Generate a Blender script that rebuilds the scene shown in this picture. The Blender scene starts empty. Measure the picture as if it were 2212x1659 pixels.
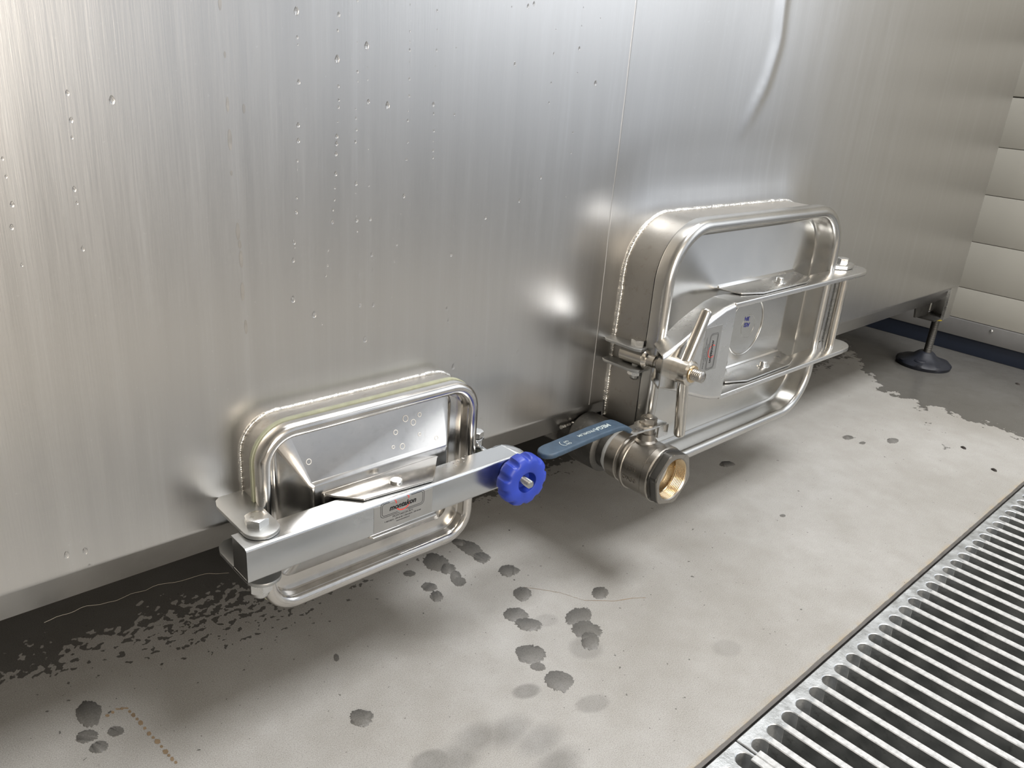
import bpy, bmesh, math, random
from mathutils import Vector, Matrix, noise
sc = bpy.context.scene
random.seed(7)

# ------------------------------------------------------------------ camera, world, lights, exposure
FPX = 1725.1458
CAM = Vector((0.0, -0.65, 0.636))
# rows: camera right / down / forward expressed in world axes
RC = ((0.73560806, -0.67362067, 0.07152606),
      (-0.2006381, -0.31750862, -0.92678618),
      (0.64701247, 0.66740053, -0.36871587))
cam_d = bpy.data.cameras.new('camera')
cam_d.sensor_width = 36.0
cam_d.lens = FPX / 2212.0 * 36.0
cam_d.clip_start = 0.02
cam = bpy.data.objects.new('camera', cam_d)
sc.collection.objects.link(cam)
r_, d_, f_ = [Vector(v) for v in RC]
cam.matrix_world = Matrix(((r_.x, -d_.x, -f_.x, CAM.x), (r_.y, -d_.y, -f_.y, CAM.y),
                           (r_.z, -d_.z, -f_.z, CAM.z), (0, 0, 0, 1)))
sc.camera = cam
sc.view_settings.view_transform = 'Standard'
sc.view_settings.look = 'None'
sc.view_settings.gamma = 1.0
sc.view_settings.use_curve_mapping = False

w = bpy.data.worlds.new('hall_daylight')
sc.world = w
w.use_nodes = True
bg = w.node_tree.nodes['Background']
bg.inputs[0].default_value = (0.87, 0.92, 1.0, 1)
bg.inputs[1].default_value = 0.78


def area(name, loc, target, sx, sy, power, col):
    l = bpy.data.lights.new(name, 'AREA')
    l.shape = 'RECTANGLE'
    l.size, l.size_y, l.energy, l.color = sx, sy, power, col
    o = bpy.data.objects.new(name, l)
    o.location = loc
    o.rotation_euler = (Vector(target) - Vector(loc)).to_track_quat('-Z', 'Y').to_euler()
    sc.collection.objects.link(o)
    return o


area('window_light_left', (-0.45, -4.9, 1.7), (-0.45, 0, 1.7), 1.8, 2.6, 190, (1.0, 0.90, 0.78))
area('door_light', (3.4, -2.6, 1.9), (0.9, -0.4, 0.6), 2.0, 2.2, 20, (0.93, 0.96, 1.0))
area('skylight', (1.4, -1.0, 3.15), (1.4, -1.0, 0), 1.3, 1.0, 108, (0.99, 0.99, 1.0))
sc.view_settings.exposure = -0.04


# ------------------------------------------------------------------ helpers
def ray(px, py):
    a, b = (px - 1106.0) / FPX, (py - 829.5) / FPX
    return r_ * a + d_ * b + f_


def at(px, py, ax, val):
    d = ray(px, py)
    i = 'xyz'.index(ax)
    t = (val - CAM[i]) / d[i]
    return CAM + d * t


MATS = {}


def nt(name):
    m = bpy.data.materials.new(name)
    m.use_nodes = True
    n = m.node_tree
    b = n.nodes['Principled BSDF']
    MATS[name] = m
    return m, n, b


def add(n, t, **k):
    x = n.nodes.new(t)
    for a, v in k.items():
        if a.startswith('i_'):
            x.inputs[a[2:].replace('_', ' ')].default_value = v
        else:
            setattr(x, a, v)
    return x


def ramp(n, src, stops):
    r = n.nodes.new('ShaderNodeValToRGB')
    e = r.color_ramp.elements
    while len(e) < len(stops):
        e.new(0.5)
    for q, (p, c) in zip(e, stops):
        q.position = p
        q.color = (c[0], c[1], c[2], 1) if not isinstance(c, (int, float)) else (c, c, c, 1)
    n.links.new(src, r.inputs[0])
    return r


def mathn(n, op, a, b=None, clamp=False):
    x = n.nodes.new('ShaderNodeMath')
    x.operation = op
    x.use_clamp = clamp
    for i, v in enumerate((a, b)):
        if v is None:
            continue
        if isinstance(v, (int, float)):
            x.inputs[i].default_value = v
        else:
            n.links.new(v, x.inputs[i])
    return x.outputs[0]


def mixc(n, fac, a, b):
    x = n.nodes.new('ShaderNodeMix')
    x.data_type = 'RGBA'
    for s, v in ((0, fac), (6, a), (7, b)):
        if isinstance(v, (int, float)):
            x.inputs[s].default_value = v
        elif isinstance(v, tuple):
            x.inputs[s].default_value = (v[0], v[1], v[2], 1)
        else:
            n.links.new(v, x.inputs[s])
    return x.outputs[2]


def noisen(n, scale, detail=3.0, rough=0.5, stretch=None, rot=None):
    tc = n.nodes.new('ShaderNodeTexCoord')
    src = tc.outputs['Object']
    if stretch or rot:
        mp = n.nodes.new('ShaderNodeMapping')
        if stretch:
            mp.inputs['Scale'].default_value = stretch
        if rot:
            mp.inputs['Rotation'].default_value = rot
        n.links.new(src, mp.inputs[0])
        src = mp.outputs[0]
    x = n.nodes.new('ShaderNodeTexNoise')
    x.inputs['Scale'].default_value = scale
    x.inputs['Detail'].default_value = detail
    x.inputs['Roughness'].default_value = rough
    n.links.new(src, x.inputs['Vector'])
    return x.outputs['Fac']


def metal(name, col, rough, rvar=0.05, nscale=60, stretch=None, bump=0.0, bscale=200, spots=0.0, spotcol=(.45, .42, .37), cvar=0.06):
    m, n, b = nt(name)
    b.inputs['Metallic'].default_value = 1.0
    f = noisen(n, nscale, 4, 0.6, stretch)
    c = ramp(n, f, [(0.3, tuple(x * (1 - cvar) for x in col)), (0.7, tuple(min(1, x * (1 + cvar)) for x in col))]).outputs[0]
    if spots:
        g = noisen(n, 110, 3, 0.7)
        msk = ramp(n, g, [(0.58, 0.0), (0.68, spots)]).outputs[0]
        c = mixc(n, msk, c, spotcol)
    n.links.new(c, b.inputs['Base Color'])
    rr = n.nodes.new('ShaderNodeMapRange')
    rr.inputs['From Min'].default_value = 0.3
    rr.inputs['From Max'].default_value = 0.7
    rr.inputs['To Min'].default_value = max(0.02, rough - rvar)
    rr.inputs['To Max'].default_value = rough + rvar
    n.links.new(f, rr.inputs[0])
    n.links.new(rr.outputs[0], b.inputs['Roughness'])
    if bump:
        bp = n.nodes.new('ShaderNodeBump')
        bp.inputs['Strength'].default_value = bump
        bp.inputs['Distance'].default_value = 0.001
        n.links.new(noisen(n, bscale, 4, 0.6), bp.inputs['Height'])
        n.links.new(bp.outputs[0], b.inputs['Normal'])
    return m


def plain(name, col, rough, metallic=0.0, bump=0.0, bscale=300, cvar=0.08, nscale=40):
    m, n, b = nt(name)
    b.inputs['Metallic'].default_value = metallic
    b.inputs['Roughness'].default_value = rough
    f = noisen(n, nscale, 4, 0.6)
    c = ramp(n, f, [(0.3, tuple(x * (1 - cvar) for x in col)), (0.7, tuple(min(1, x * (1 + cvar)) for x in col))]).outputs[0]
    n.links.new(c, b.inputs['Base Color'])
    if bump:
        bp = n.nodes.new('ShaderNodeBump')
        bp.inputs['Strength'].default_value = bump
        bp.inputs['Distance'].default_value = 0.001
        n.links.new(noisen(n, bscale, 4, 0.6), bp.inputs['Height'])
        n.links.new(bp.outputs[0], b.inputs['Normal'])
    return m


# tank sheet: vertically brushed stainless steel with run-down streaks
m, n, b = nt('brushed_tank_steel')
b.inputs['Metallic'].default_value = 1.0
st = noisen(n, 7.0, 5, 0.65, (9.0, 9.0, 0.35))
fine = noisen(n, 60.0, 4, 0.6, (9.0, 9.0, 0.3))
blot = noisen(n, 2.2, 4, 0.6)
c1 = ramp(n, st, [(0.3, (0.555, 0.55, 0.54)), (0.55, (0.58, 0.575, 0.565)), (0.75, (0.62, 0.62, 0.615))]).outputs[0]
c2 = mixc(n, mathn(n, 'MULTIPLY', blot, 0.35), c1, (0.53, 0.52, 0.50))
speck = ramp(n, noisen(n, 260, 2, 0.5), [(0.70, 0.0), (0.74, 1.0)]).outputs[0]
c3 = mixc(n, mathn(n, 'MULTIPLY', speck, 0.25), c2, (0.75, 0.75, 0.74))
n.links.new(c3, b.inputs['Base Color'])
rg = mathn(n, 'ADD', mathn(n, 'MULTIPLY', st, 0.07), mathn(n, 'MULTIPLY', fine, 0.06))
rg = mathn(n, 'ADD', rg, 0.235)
n.links.new(rg, b.inputs['Roughness'])
b.inputs['Anisotropic'].default_value = 0.0
bp = n.nodes.new('ShaderNodeBump')
bp.inputs['Strength'].default_value = 0.10
bp.inputs['Distance'].default_value = 0.0006
n.links.new(fine, bp.inputs['Height'])
n.links.new(bp.outputs[0], b.inputs['Normal'])

metal('pressed_steel', (0.60, 0.58, 0.55), 0.19, 0.04, 30, None, 0.02, 120, 0.15)
metal('pressed_steel_clean', (0.55, 0.54, 0.515), 0.24, 0.03, 8)
metal('rim_steel', (0.70, 0.69, 0.67), 0.16, 0.04, 40)
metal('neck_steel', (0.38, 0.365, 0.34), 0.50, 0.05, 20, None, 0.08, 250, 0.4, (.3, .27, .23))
metal('zinc_steel', (0.56, 0.57, 0.575), 0.24, 0.04, 14, None, 0.02, 200, 0.1)
metal('yoke_steel', (0.68, 0.675, 0.66), 0.27, 0.03, 12)
metal('stainless_rod', (0.62, 0.59, 0.54), 0.18, 0.05, 40)
metal('bolt_steel', (0.66, 0.66, 0.65), 0.28, 0.06, 80, None, 0.1, 300)
metal('thread_steel', (0.42, 0.40, 0.37), 0.30, 0.08, 80, None, 0.1, 300)
metal('weld_metal', (0.78, 0.76, 0.72), 0.24, 0.10, 300, None, 0.5, 500)
metal('nickel_plate', (0.33, 0.31, 0.28), 0.36, 0.06, 40, None, 0.15, 400, 0.4, (.2, .18, .15))
metal('nickel_dark', (0.125, 0.122, 0.115), 0.42, 0.06, 40, None, 0.12, 400)
metal('brass', (0.62, 0.48, 0.30), 0.26, 0.06, 60, None, 0.1, 300)
metal('chrome_ball', (0.80, 0.84, 0.88), 0.34, 0.02, 30)
metal('galvanised', (0.62, 0.64, 0.65), 0.48, 0.10, 45, None, 0.35, 260, 0.5, (.40, .41, .42), 0.14)
m, n, b = nt('galvanised_bar')
b.inputs['Metallic'].default_value = 0.45
f = noisen(n, 120, 4, 0.65)
n.links.new(ramp(n, f, [(0.35, (0.50, 0.51, 0.51)), (0.5, (0.66, 0.67, 0.67)), (0.7, (0.78, 0.78, 0.77))]).outputs[0], b.inputs['Base Color'])
b.inputs['Roughness'].default_value = 0.42
bp = n.nodes.new('ShaderNodeBump')
bp.inputs['Strength'].default_value = 0.4
bp.inputs['Distance'].default_value = 0.001
n.links.new(noisen(n, 260, 4, 0.6), bp.inputs['Height'])
n.links.new(bp.outputs[0], b.inputs['Normal'])
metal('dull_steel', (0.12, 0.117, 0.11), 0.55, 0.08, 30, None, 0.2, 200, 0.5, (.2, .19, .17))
metal('galvanised_side_shaded', (0.44, 0.455, 0.455), 0.55, 0.08, 45, None, 0.3, 260, 0.4, (.2, .2, .19), 0.14)  # darker copy of the bar zinc, shade of the sides put into the colour
metal('ear_steel', (0.42, 0.425, 0.42), 0.46, 0.05, 30, None, 0.1, 200)
metal('drip_metal', (0.50, 0.48, 0.45), 0.34, 0.05, 60)
metal('frame_iron', (0.20, 0.19, 0.18), 0.6, 0.1, 60, None, 0.4, 300)
plain('knob_blue', (0.018, 0.045, 0.36), 0.42, 0, 0.03, 200, 0.1, 30)
plain('vinyl_blue', (0.034, 0.062, 0.098), 0.52, 0, 0.1, 400, 0.18, 90)
plain('print_grey', (0.42, 0.48, 0.48), 0.6)
plain('print_black', (0.004, 0.004, 0.005), 0.5)
plain('print_red', (0.72, 0.035, 0.02), 0.5)
plain('print_blue', (0.03, 0.035, 0.25), 0.5)
metal('sticker_film', (0.50, 0.495, 0.48), 0.33, 0.02, 20)
plain('gasket_rubber', (0.30, 0.31, 0.22), 0.5, 0, 0.1, 300, 0.2)
plain('seal_tape', (0.52, 0.53, 0.52), 0.5, 0, 0.4, 200, 0.1)
plain('rubber_black', (0.007, 0.009, 0.016), 0.55, 0, 0.3, 120, 0.3)
plain('plinth_black', (0.008, 0.014, 0.03), 0.6)
plain('yellow_paint', (0.42, 0.33, 0.03), 0.5)
plain('panel_cream', (0.335, 0.33, 0.30), 0.42, 0, 0.08, 500, 0.03, 3)
plain('trim_aluminium', (0.22, 0.22, 0.22), 0.45, 0.5, 0.1, 200, 0.1, 10)
plain('hall_wall', (0.30, 0.295, 0.28), 0.8)
plain('hall_ceiling', (0.55, 0.54, 0.51), 0.8)
plain('cobweb', (0.3, 0.27, 0.22), 0.8)
plain('lime_mark', (0.62, 0.61, 0.58), 0.6)
plain('dark_unseen_floor', (0.15, 0.147, 0.14), 0.8, 0, 0.3, 150)
plain('dirt', (0.02, 0.015, 0.012), 0.8)
plain('rust', (0.23, 0.165, 0.10), 0.8, 0, 0.2, 300, 0.3)
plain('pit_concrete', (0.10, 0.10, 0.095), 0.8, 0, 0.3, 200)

m, n, b = nt('water')
b.inputs['Base Color'].default_value = (1, 1, 1, 1)
b.inputs['Roughness'].default_value = 0.02
b.inputs['IOR'].default_value = 1.33
b.inputs['Transmission Weight'].default_value = 1.0


def concrete(name, wet=False):
    m, n, b = nt(name)
    big = noisen(n, 2.6, 5, 0.6)
    mid = noisen(n, 22, 5, 0.65)
    fin = noisen(n, 900, 3, 0.65)
    base = ramp(n, big, [(0.30, (0.275, 0.264, 0.240)), (0.5, (0.35, 0.341, 0.320)), (0.72, (0.415, 0.409, 0.393))]).outputs[0]
    base = mixc(n, ramp(n, mid, [(0.35, 0.0), (0.75, 0.40)]).outputs[0], base, (0.24, 0.225, 0.195))
    base = mixc(n, ramp(n, fin, [(0.36, 0.45), (0.48, 0.0)]).outputs[0], base, (0.13, 0.125, 0.115))
    base = mixc(n, ramp(n, fin, [(0.54, 0.0), (0.68, 0.5)]).outputs[0], base, (0.50, 0.49, 0.47))
    pits = ramp(n, noisen(n, 230, 2, 0.5), [(0.25, 1.0), (0.275, 0.0)]).outputs[0]
    base = mixc(n, mathn(n, 'MULTIPLY', pits, 0.6), base, (0.05, 0.045, 0.04))
    tc = n.nodes.new('ShaderNodeTexCoord')
    sep = n.nodes.new('ShaderNodeSeparateXYZ')
    n.links.new(tc.outputs['Object'], sep.inputs[0])
    X, Y = sep.outputs[0], sep.outputs[1]

    def ell(cx, cy, rx, ry, ang, inner, outer):
        ca, sa = math.cos(ang), math.sin(ang)
        dx = mathn(n, 'SUBTRACT', X, cx)
        dy = mathn(n, 'SUBTRACT', Y, cy)
        u = mathn(n, 'ADD', mathn(n, 'MULTIPLY', dx, ca / rx), mathn(n, 'MULTIPLY', dy, sa / rx))
        v = mathn(n, 'ADD', mathn(n, 'MULTIPLY', dx, -sa / ry), mathn(n, 'MULTIPLY', dy, ca / ry))
        q = mathn(n, 'SQRT', mathn(n, 'ADD', mathn(n, 'MULTIPLY', u, u), mathn(n, 'MULTIPLY', v, v)))
        mr = n.nodes.new('ShaderNodeMapRange')
        mr.interpolation_type = 'SMOOTHSTEP'
        mr.inputs['From Min'].default_value = outer
        mr.inputs['From Max'].default_value = inner
        n.links.new(q, mr.inputs[0])
        return mr.outputs[0]
    if wet:
        dark = 1.0
        col = mixc(n, 1.0, base, base)
        hs = n.nodes.new('ShaderNodeHueSaturation')
        hs.inputs['Value'].default_value = 0.42
        hs.inputs['Saturation'].default_value = 1.15
        n.links.new(base, hs.inputs['Color'])
        n.links.new(hs.outputs[0], b.inputs['Base Color'])
        b.inputs['Roughness'].default_value = 0.45
    else:
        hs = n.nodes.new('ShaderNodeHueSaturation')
        hs.inputs['Value'].default_value = 0.34  # wet tone, set deeper to add to the shade under the tank
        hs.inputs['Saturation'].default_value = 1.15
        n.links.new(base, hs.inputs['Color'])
        # splash speckles behind the small hatch (noise threshold driven by distance)
        sp = noisen(n, 105, 2, 0.5)
        zone = ell(0.36, 0.20, 0.36, 0.20, 0.0, 0.0, 1.0)
        lvl = mathn(n, 'ADD', sp, mathn(n, 'MULTIPLY', zone, 0.30))
        m1 = ramp(n, lvl, [(0.735, 0.0), (0.745, 1.0)]).outputs[0]
        # standing water round the levelling foot
        wn = noisen(n, 26, 4, 0.62)
        sx = mathn(n, 'ADD', 1.79, mathn(n, 'MULTIPLY', mathn(n, 'MAXIMUM', mathn(n, 'SUBTRACT', Y, 0.0), 0.0), 1.2))
        z2 = mathn(n, 'MINIMUM', mathn(n, 'MULTIPLY', mathn(n, 'SUBTRACT', X, sx), 4.5), 0.9)
        lv2 = mathn(n, 'ADD', mathn(n, 'MULTIPLY', wn, 0.9), z2)
        m2 = ramp(n, lv2, [(0.62, 0.0), (0.63, 1.0)]).outputs[0]
        z3 = ell(1.75, -0.13, 0.30, 0.05, 0.55, 0.0, 1.0)
        lv3 = mathn(n, 'ADD', wn, mathn(n, 'MULTIPLY', z3, 0.22))
        m3 = ramp(n, lv3, [(0.745, 0.0), (0.755, 1.0)]).outputs[0]
        # jagged wet floor under the tank, spread and darkened to paint in its shade
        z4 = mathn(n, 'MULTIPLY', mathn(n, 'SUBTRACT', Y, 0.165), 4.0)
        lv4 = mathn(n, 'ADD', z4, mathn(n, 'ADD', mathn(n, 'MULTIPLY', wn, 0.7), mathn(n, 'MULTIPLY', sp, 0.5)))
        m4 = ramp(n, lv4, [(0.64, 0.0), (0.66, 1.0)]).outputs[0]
        wet_shade = mathn(n, 'MAXIMUM', mathn(n, 'MAXIMUM', mathn(n, 'MAXIMUM', m1, m4), m2), m3)
        # drying faint patches
        soft = None
        for (px, py, rx, ry, k) in SOFT:
            c = at(px, py, 'z', 0)
            e = mathn(n, 'MULTIPLY', ell(c.x, c.y, rx, ry, -0.3, 0.7, 1.15), k)
            soft = e if soft is None else mathn(n, 'MAXIMUM', soft, e)
        rc = [at(*p, 'z', 0) for p in ((985, 1640), (1030, 1595), (1100, 1580), (1165, 1600), (1205, 1650))]
        for c in rc:
            soft = mathn(n, 'MAXIMUM', soft, mathn(n, 'MULTIPLY', ell(c.x, c.y, 0.024, 0.016, 0, 0.4, 1.6), 0.5))
        soft = mathn(n, 'MULTIPLY', soft, mathn(n, 'ADD', 0.45, mid))
        tot = mathn(n, 'MAXIMUM', wet_shade, soft, True)
        # edge dirt against the drain
        ed = n.nodes.new('ShaderNodeMapRange')
        ed.inputs['From Min'].default_value = -0.355
        ed.inputs['From Max'].default_value = -0.362
        n.links.new(Y, ed.inputs[0])
        edm = mathn(n, 'MULTIPLY', ed.outputs[0], ramp(n, noisen(n, 35, 4, 0.7), [(0.4, 0.0), (0.65, 0.8)]).outputs[0])
        c = mixc(n, edm, base, (0.36, 0.29, 0.19))
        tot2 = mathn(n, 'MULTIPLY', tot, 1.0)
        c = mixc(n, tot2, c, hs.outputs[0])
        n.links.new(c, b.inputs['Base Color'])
        rr = n.nodes.new('ShaderNodeMapRange')
        rr.inputs['To Min'].default_value = 0.62
        rr.inputs['To Max'].default_value = 0.42
        n.links.new(wet_shade, rr.inputs[0])
        r2 = mathn(n, 'SUBTRACT', rr.outputs[0], mathn(n, 'MULTIPLY', m2, 0.24))
        n.links.new(r2, b.inputs['Roughness'])
    bp = n.nodes.new('ShaderNodeBump')
    bp.inputs['Strength'].default_value = 0.12
    bp.inputs['Distance'].default_value = 0.0006
    n.links.new(mathn(n, 'SUBTRACT', mathn(n, 'ADD', fin, mid), mathn(n, 'MULTIPLY', pits, 1.5)), bp.inputs['Height'])
    n.links.new(bp.outputs[0], b.inputs['Normal'])


SOFT = [(1137, 1493, 0.017, 0.011, 0.55), (1280, 1520, 0.021, 0.013, 0.38), (932, 1645, 0.022, 0.015, 0.55),
        (1265, 1400, 0.022, 0.02, 0.35), (1180, 1340, 0.017, 0.012, 0.25), (1570, 1400, 0.02, 0.015, 0.2)]
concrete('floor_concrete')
concrete('wet_concrete', True)


def mesh(name, verts, faces, mat, parent=None, sharp=None, scale=0.001, loc=None):
    me = bpy.data.meshes.new(name)
    me.from_pydata([(v[0] * scale, v[1] * scale, v[2] * scale) for v in verts], [], faces)
    me.validate()
    bm = bmesh.new()
    bm.from_mesh(me)
    bmesh.ops.remove_doubles(bm, verts=bm.verts, dist=1e-6)
    bmesh.ops.recalc_face_normals(bm, faces=bm.faces)
    bm.to_mesh(me)
    bm.free()
    if mat:
        me.materials.append(MATS[mat])
    if sharp is not None:
        me.shade_smooth()
        me.set_sharp_from_angle(angle=math.radians(sharp))
    o = bpy.data.objects.new(name, me)
    sc.collection.objects.link(o)
    if parent is not None:
        hang(o, parent)
    if loc:
        o.location = loc
    return o


def world_of(o):
    v = Vector((0, 0, 0))
    while o is not None:
        v = v + o.location + o.matrix_parent_inverse.translation
        o = o.parent
    return v


def hang(o, parent):
    o.parent = parent
    o.matrix_parent_inverse = Matrix.Translation(-world_of(parent))


def thing(name, loc, label, cat, group=None):
    o = bpy.data.objects.new(name, None)
    o.empty_display_size = 0.03
    o.location = loc
    sc.collection.objects.link(o)
    o['label'] = label
    o['category'] = cat
    if group:
        o['group'] = group
    return o


def tag(o, label, cat, group=None, kind=None):
    o['label'] = label
    o['category'] = cat
    if group:
        o['group'] = group
    if kind:
        o['kind'] = kind
    return o


def box(x0, x1, y0, y1, z0, z1):
    v = [(x, y, z) for x in (x0, x1) for y in (y0, y1) for z in (z0, z1)]
    f = [(0, 1, 3, 2), (4, 6, 7, 5), (0, 4, 5, 1), (2, 3, 7, 6), (0, 2, 6, 4), (1, 5, 7, 3)]
    return v, f


def join(*parts):
    V, F = [], []
    for v, f in parts:
        o = len(V)
        V += list(v)
        F += [tuple(i + o for i in q) for q in f]
    return V, F


def bevelbox(name, x0, x1, y0, y1, z0, z1, mat, parent, bev=1.0, seg=2):
    o = mesh(name, *box(x0, x1, y0, y1, z0, z1), mat, parent)
    bevel(o, bev, seg)
    return o


def bevel(o, w_mm, seg=2, ang=40):
    me = o.data
    bm = bmesh.new()
    bm.from_mesh(me)
    es = [e for e in bm.edges if len(e.link_faces) == 2 and e.calc_face_angle(0) > math.radians(ang)]
    bmesh.ops.bevel(bm, geom=es, offset=w_mm * 0.001, segments=seg, affect='EDGES', profile=0.5, clamp_overlap=True)
    bm.to_mesh(me)
    bm.free()
    me.shade_smooth()
    me.set_sharp_from_angle(angle=math.radians(35))


def prism(poly, a0, a1, axis):
    """extrude a 2D polygon along an axis; poly coords are the other two axes in order"""
    def P(u, v, a):
        return {'x': (a, u, v), 'y': (u, a, v), 'z': (u, v, a)}[axis]
    k = len(poly)
    V = [P(u, v, a0) for u, v in poly] + [P(u, v, a1) for u, v in poly]
    F = [tuple(range(k - 1, -1, -1)), tuple(range(k, 2 * k))]
    F += [(i, (i + 1) % k, k + (i + 1) % k, k + i) for i in range(k)]
    return V, F


def lathe(c, axis, prof, n=40, capa=True, capb=True, rmod=None):
    """prof: list of (along, radius) from centre c along axis vector"""
    a = Vector(axis).normalized()
    u = a.orthogonal().normalized()
    if abs(a.z) < 0.9:
        u = (Vector((0, 0, 1)) - a * a.z).normalized()
    v = a.cross(u)
    c = Vector(c)
    V, F = [], []
    for j, (s, r) in enumerate(prof):
        for i in range(n):
            t = 2 * math.pi * i / n
            rr, ss = (r, s) if rmod is None else rmod(t, r, s, j)
            p = c + a * ss + (u * math.cos(t) + v * math.sin(t)) * rr
            V.append(tuple(p))
    for j in range(len(prof) - 1):
        for i in range(n):
            F.append((j * n + i, j * n + (i + 1) % n, (j + 1) * n + (i + 1) % n, (j + 1) * n + i))
    if capa:
        F.append(tuple(range(n - 1, -1, -1)))
    if capb:
        o = (len(prof) - 1) * n
        F.append(tuple(range(o, o + n)))
    return V, F


def hexmod(ap, chamfer_at=()):
    def f(t, r, s, j):
        k = (t + math.pi / 6) % (math.pi / 3) - math.pi / 6
        rh = ap / math.cos(k)
        if r < 0:       # keep circular radius -r
            return -r, s
        return min(rh, r), s
    return f


def hexhead(c, axis, ap, h, n=48):
    """bolt head: base at c, height h along axis, ap = half the width across flats"""
    rc = ap / math.cos(math.pi / 6)

    def f(t, r, s, j):
        k = (t + math.pi / 6) % (math.pi / 3) - math.pi / 6
        rh = ap / math.cos(k)
        if j == 0:
            return rh, s
        if j == 1:
            return rh, h - max(0, (rh - ap * 0.97)) * 0.55
        if j == 2:
            return ap * 0.93, s
        return r, s
    return lathe(c, axis, [(0, rc), (h, rc), (h, ap * .93), (h, ap * 0.5)], n, True, True, f)


def capnut(c, axis, ap, h, n=48):
    rc = ap / math.cos(math.pi / 6)
    prof = [(0, rc), (h, rc), (h, ap * .93)]
    for q in range(7):
        t = q / 6 * math.pi / 2
        prof.append((h + ap * 0.15 + ap * .75 * math.sin(t), max(0.3, ap * .86 * math.cos(t))))

    def f(t, r, s, j):
        k = (t + math.pi / 6) % (math.pi / 3) - math.pi / 6
        rh = ap / math.cos(k)
        if j == 0:
            return rh, s
        if j == 1:
            return rh, h - max(0, (rh - ap * 0.97)) * 0.5
        return r, s
    return lathe(c, axis, prof, n, True, True, f)


def tube(path, rad, n=14, caps=True, close=False):
    """sweep circle along path of Vectors; rad is number or list"""
    P = [Vector(p) for p in path]
    m = len(P)
    V, F = [], []
    ref = None
    for i, p in enumerate(P):
        if close:
            t = (P[(i + 1) % m] - P[i - 1]).normalized()
        else:
            t = (P[min(i + 1, m - 1)] - P[max(i - 1, 0)]).normalized()
        if ref is None:
            ref = t.orthogonal().normalized()
        ref = (ref - t * ref.dot(t)).normalized()
        s = t.cross(ref)
        r = rad[i] if isinstance(rad, (list, tuple)) else rad
        for q in range(n):
            a = 2 * math.pi * q / n
            V.append(tuple(p + (ref * math.cos(a) + s * math.sin(a)) * r))
    last = m if close else m - 1
    for i in range(last):
        for q in range(n):
            i2 = (i + 1) % m
            F.append((i * n + q, i * n + (q + 1) % n, i2 * n + (q + 1) % n, i2 * n + q))
    if caps and not close:
        F.append(tuple(range(n - 1, -1, -1)))
        F.append(tuple(range((m - 1) * n, m * n)))
    return V, F


def rod(a, b, r, n=28, dome=True, ra=None):
    a, b = Vector(a), Vector(b)
    L = (b - a).length
    prof = [(0, ra or r)]
    if dome:
        prof.append((L - r * 0.8, r))
        for q in range(1, 7):
            t = q / 6 * math.pi / 2
            prof.append((L - r * .8 + r * .8 * math.sin(t), max(.2, r * math.cos(t))))
    else:
        prof.append((L, r))
    return lathe(a, b - a, prof, n)


def threaded(a, b, r, pitch=2.0, depth=0.9, n=28):
    a, b = Vector(a), Vector(b)
    L = (b - a).length
    prof, s = [], 0
    while s < L - 1.5:
        prof += [(s, r), (s + pitch * .35, r - depth), (s + pitch * .65, r - depth)]
        s += pitch
    prof += [(L - 1.2, r), (L, r - 1.2)]
    return lathe(a, b - a, prof, n)


def rrect(cx, cz, hw, hh, r, n=8):
    r = max(0.01, min(r, hw - .01, hh - .01))
    out = []
    for (sx, sz, a0) in ((1, 1, 0), (-1, 1, 90), (-1, -1, 180), (1, -1, 270)):
        for i in range(n + 1):
            a = math.radians(a0 + 90 * i / n)
            out.append((cx + sx * (hw - r) + r * math.cos(a), cz + sz * (hh - r) + r * math.sin(a)))
    return out


def loft(loops, close_last=True, close_first=False):
    """loops: list of list of 3D points with equal counts"""
    k = len(loops[0])
    V = [p for l in loops for p in l]
    F = []
    for j in range(len(loops) - 1):
        for i in range(k):
            F.append((j * k + i, j * k + (i + 1) % k, (j + 1) * k + (i + 1) % k, (j + 1) * k + i))
    if close_last:
        o = (len(loops) - 1) * k
        F.append(tuple(range(o, o + k)))
    if close_first:
        F.append(tuple(range(k)))
    return V, F


def weld_bead(path, r, seed, close=True, flat=1.0):
    """ripple bead along a path (mm)"""
    rnd = random.Random(seed)
    P, acc = [], 0
    pts = [Vector(p) for p in path]
    if close:
        pts.append(pts[0])
    out = []
    for a, b in zip(pts, pts[1:]):
        L = (b - a).length
        k = max(1, int(L / 0.55))
        for i in range(k):
            out.append(a.lerp(b, i / k))
    rad, Q, s = [], [], 0
    per = 2.1
    prev = None
    for p in out:
        if prev is not None:
            s += (p - prev).length
        prev = p
        ph = (s % per) / per
        lump = noise.noise(Vector((s * .045, seed, 0)))
        lump2 = noise.noise(Vector((s * .22, seed + 9, 0)))
        if ph < .3:
            per = 2.1 * (1 + .45 * noise.noise(Vector((s * .3, seed, 8))))
        rad.append(r * (0.80 + .17 * ph + .34 * lump + .30 * lump2))
        Q.append(p + Vector((lump2 * .5, 0, noise.noise(Vector((s * .1, seed + 4, 3))) * .7)))
    return tube(Q, rad, 8, True, close)


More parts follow.
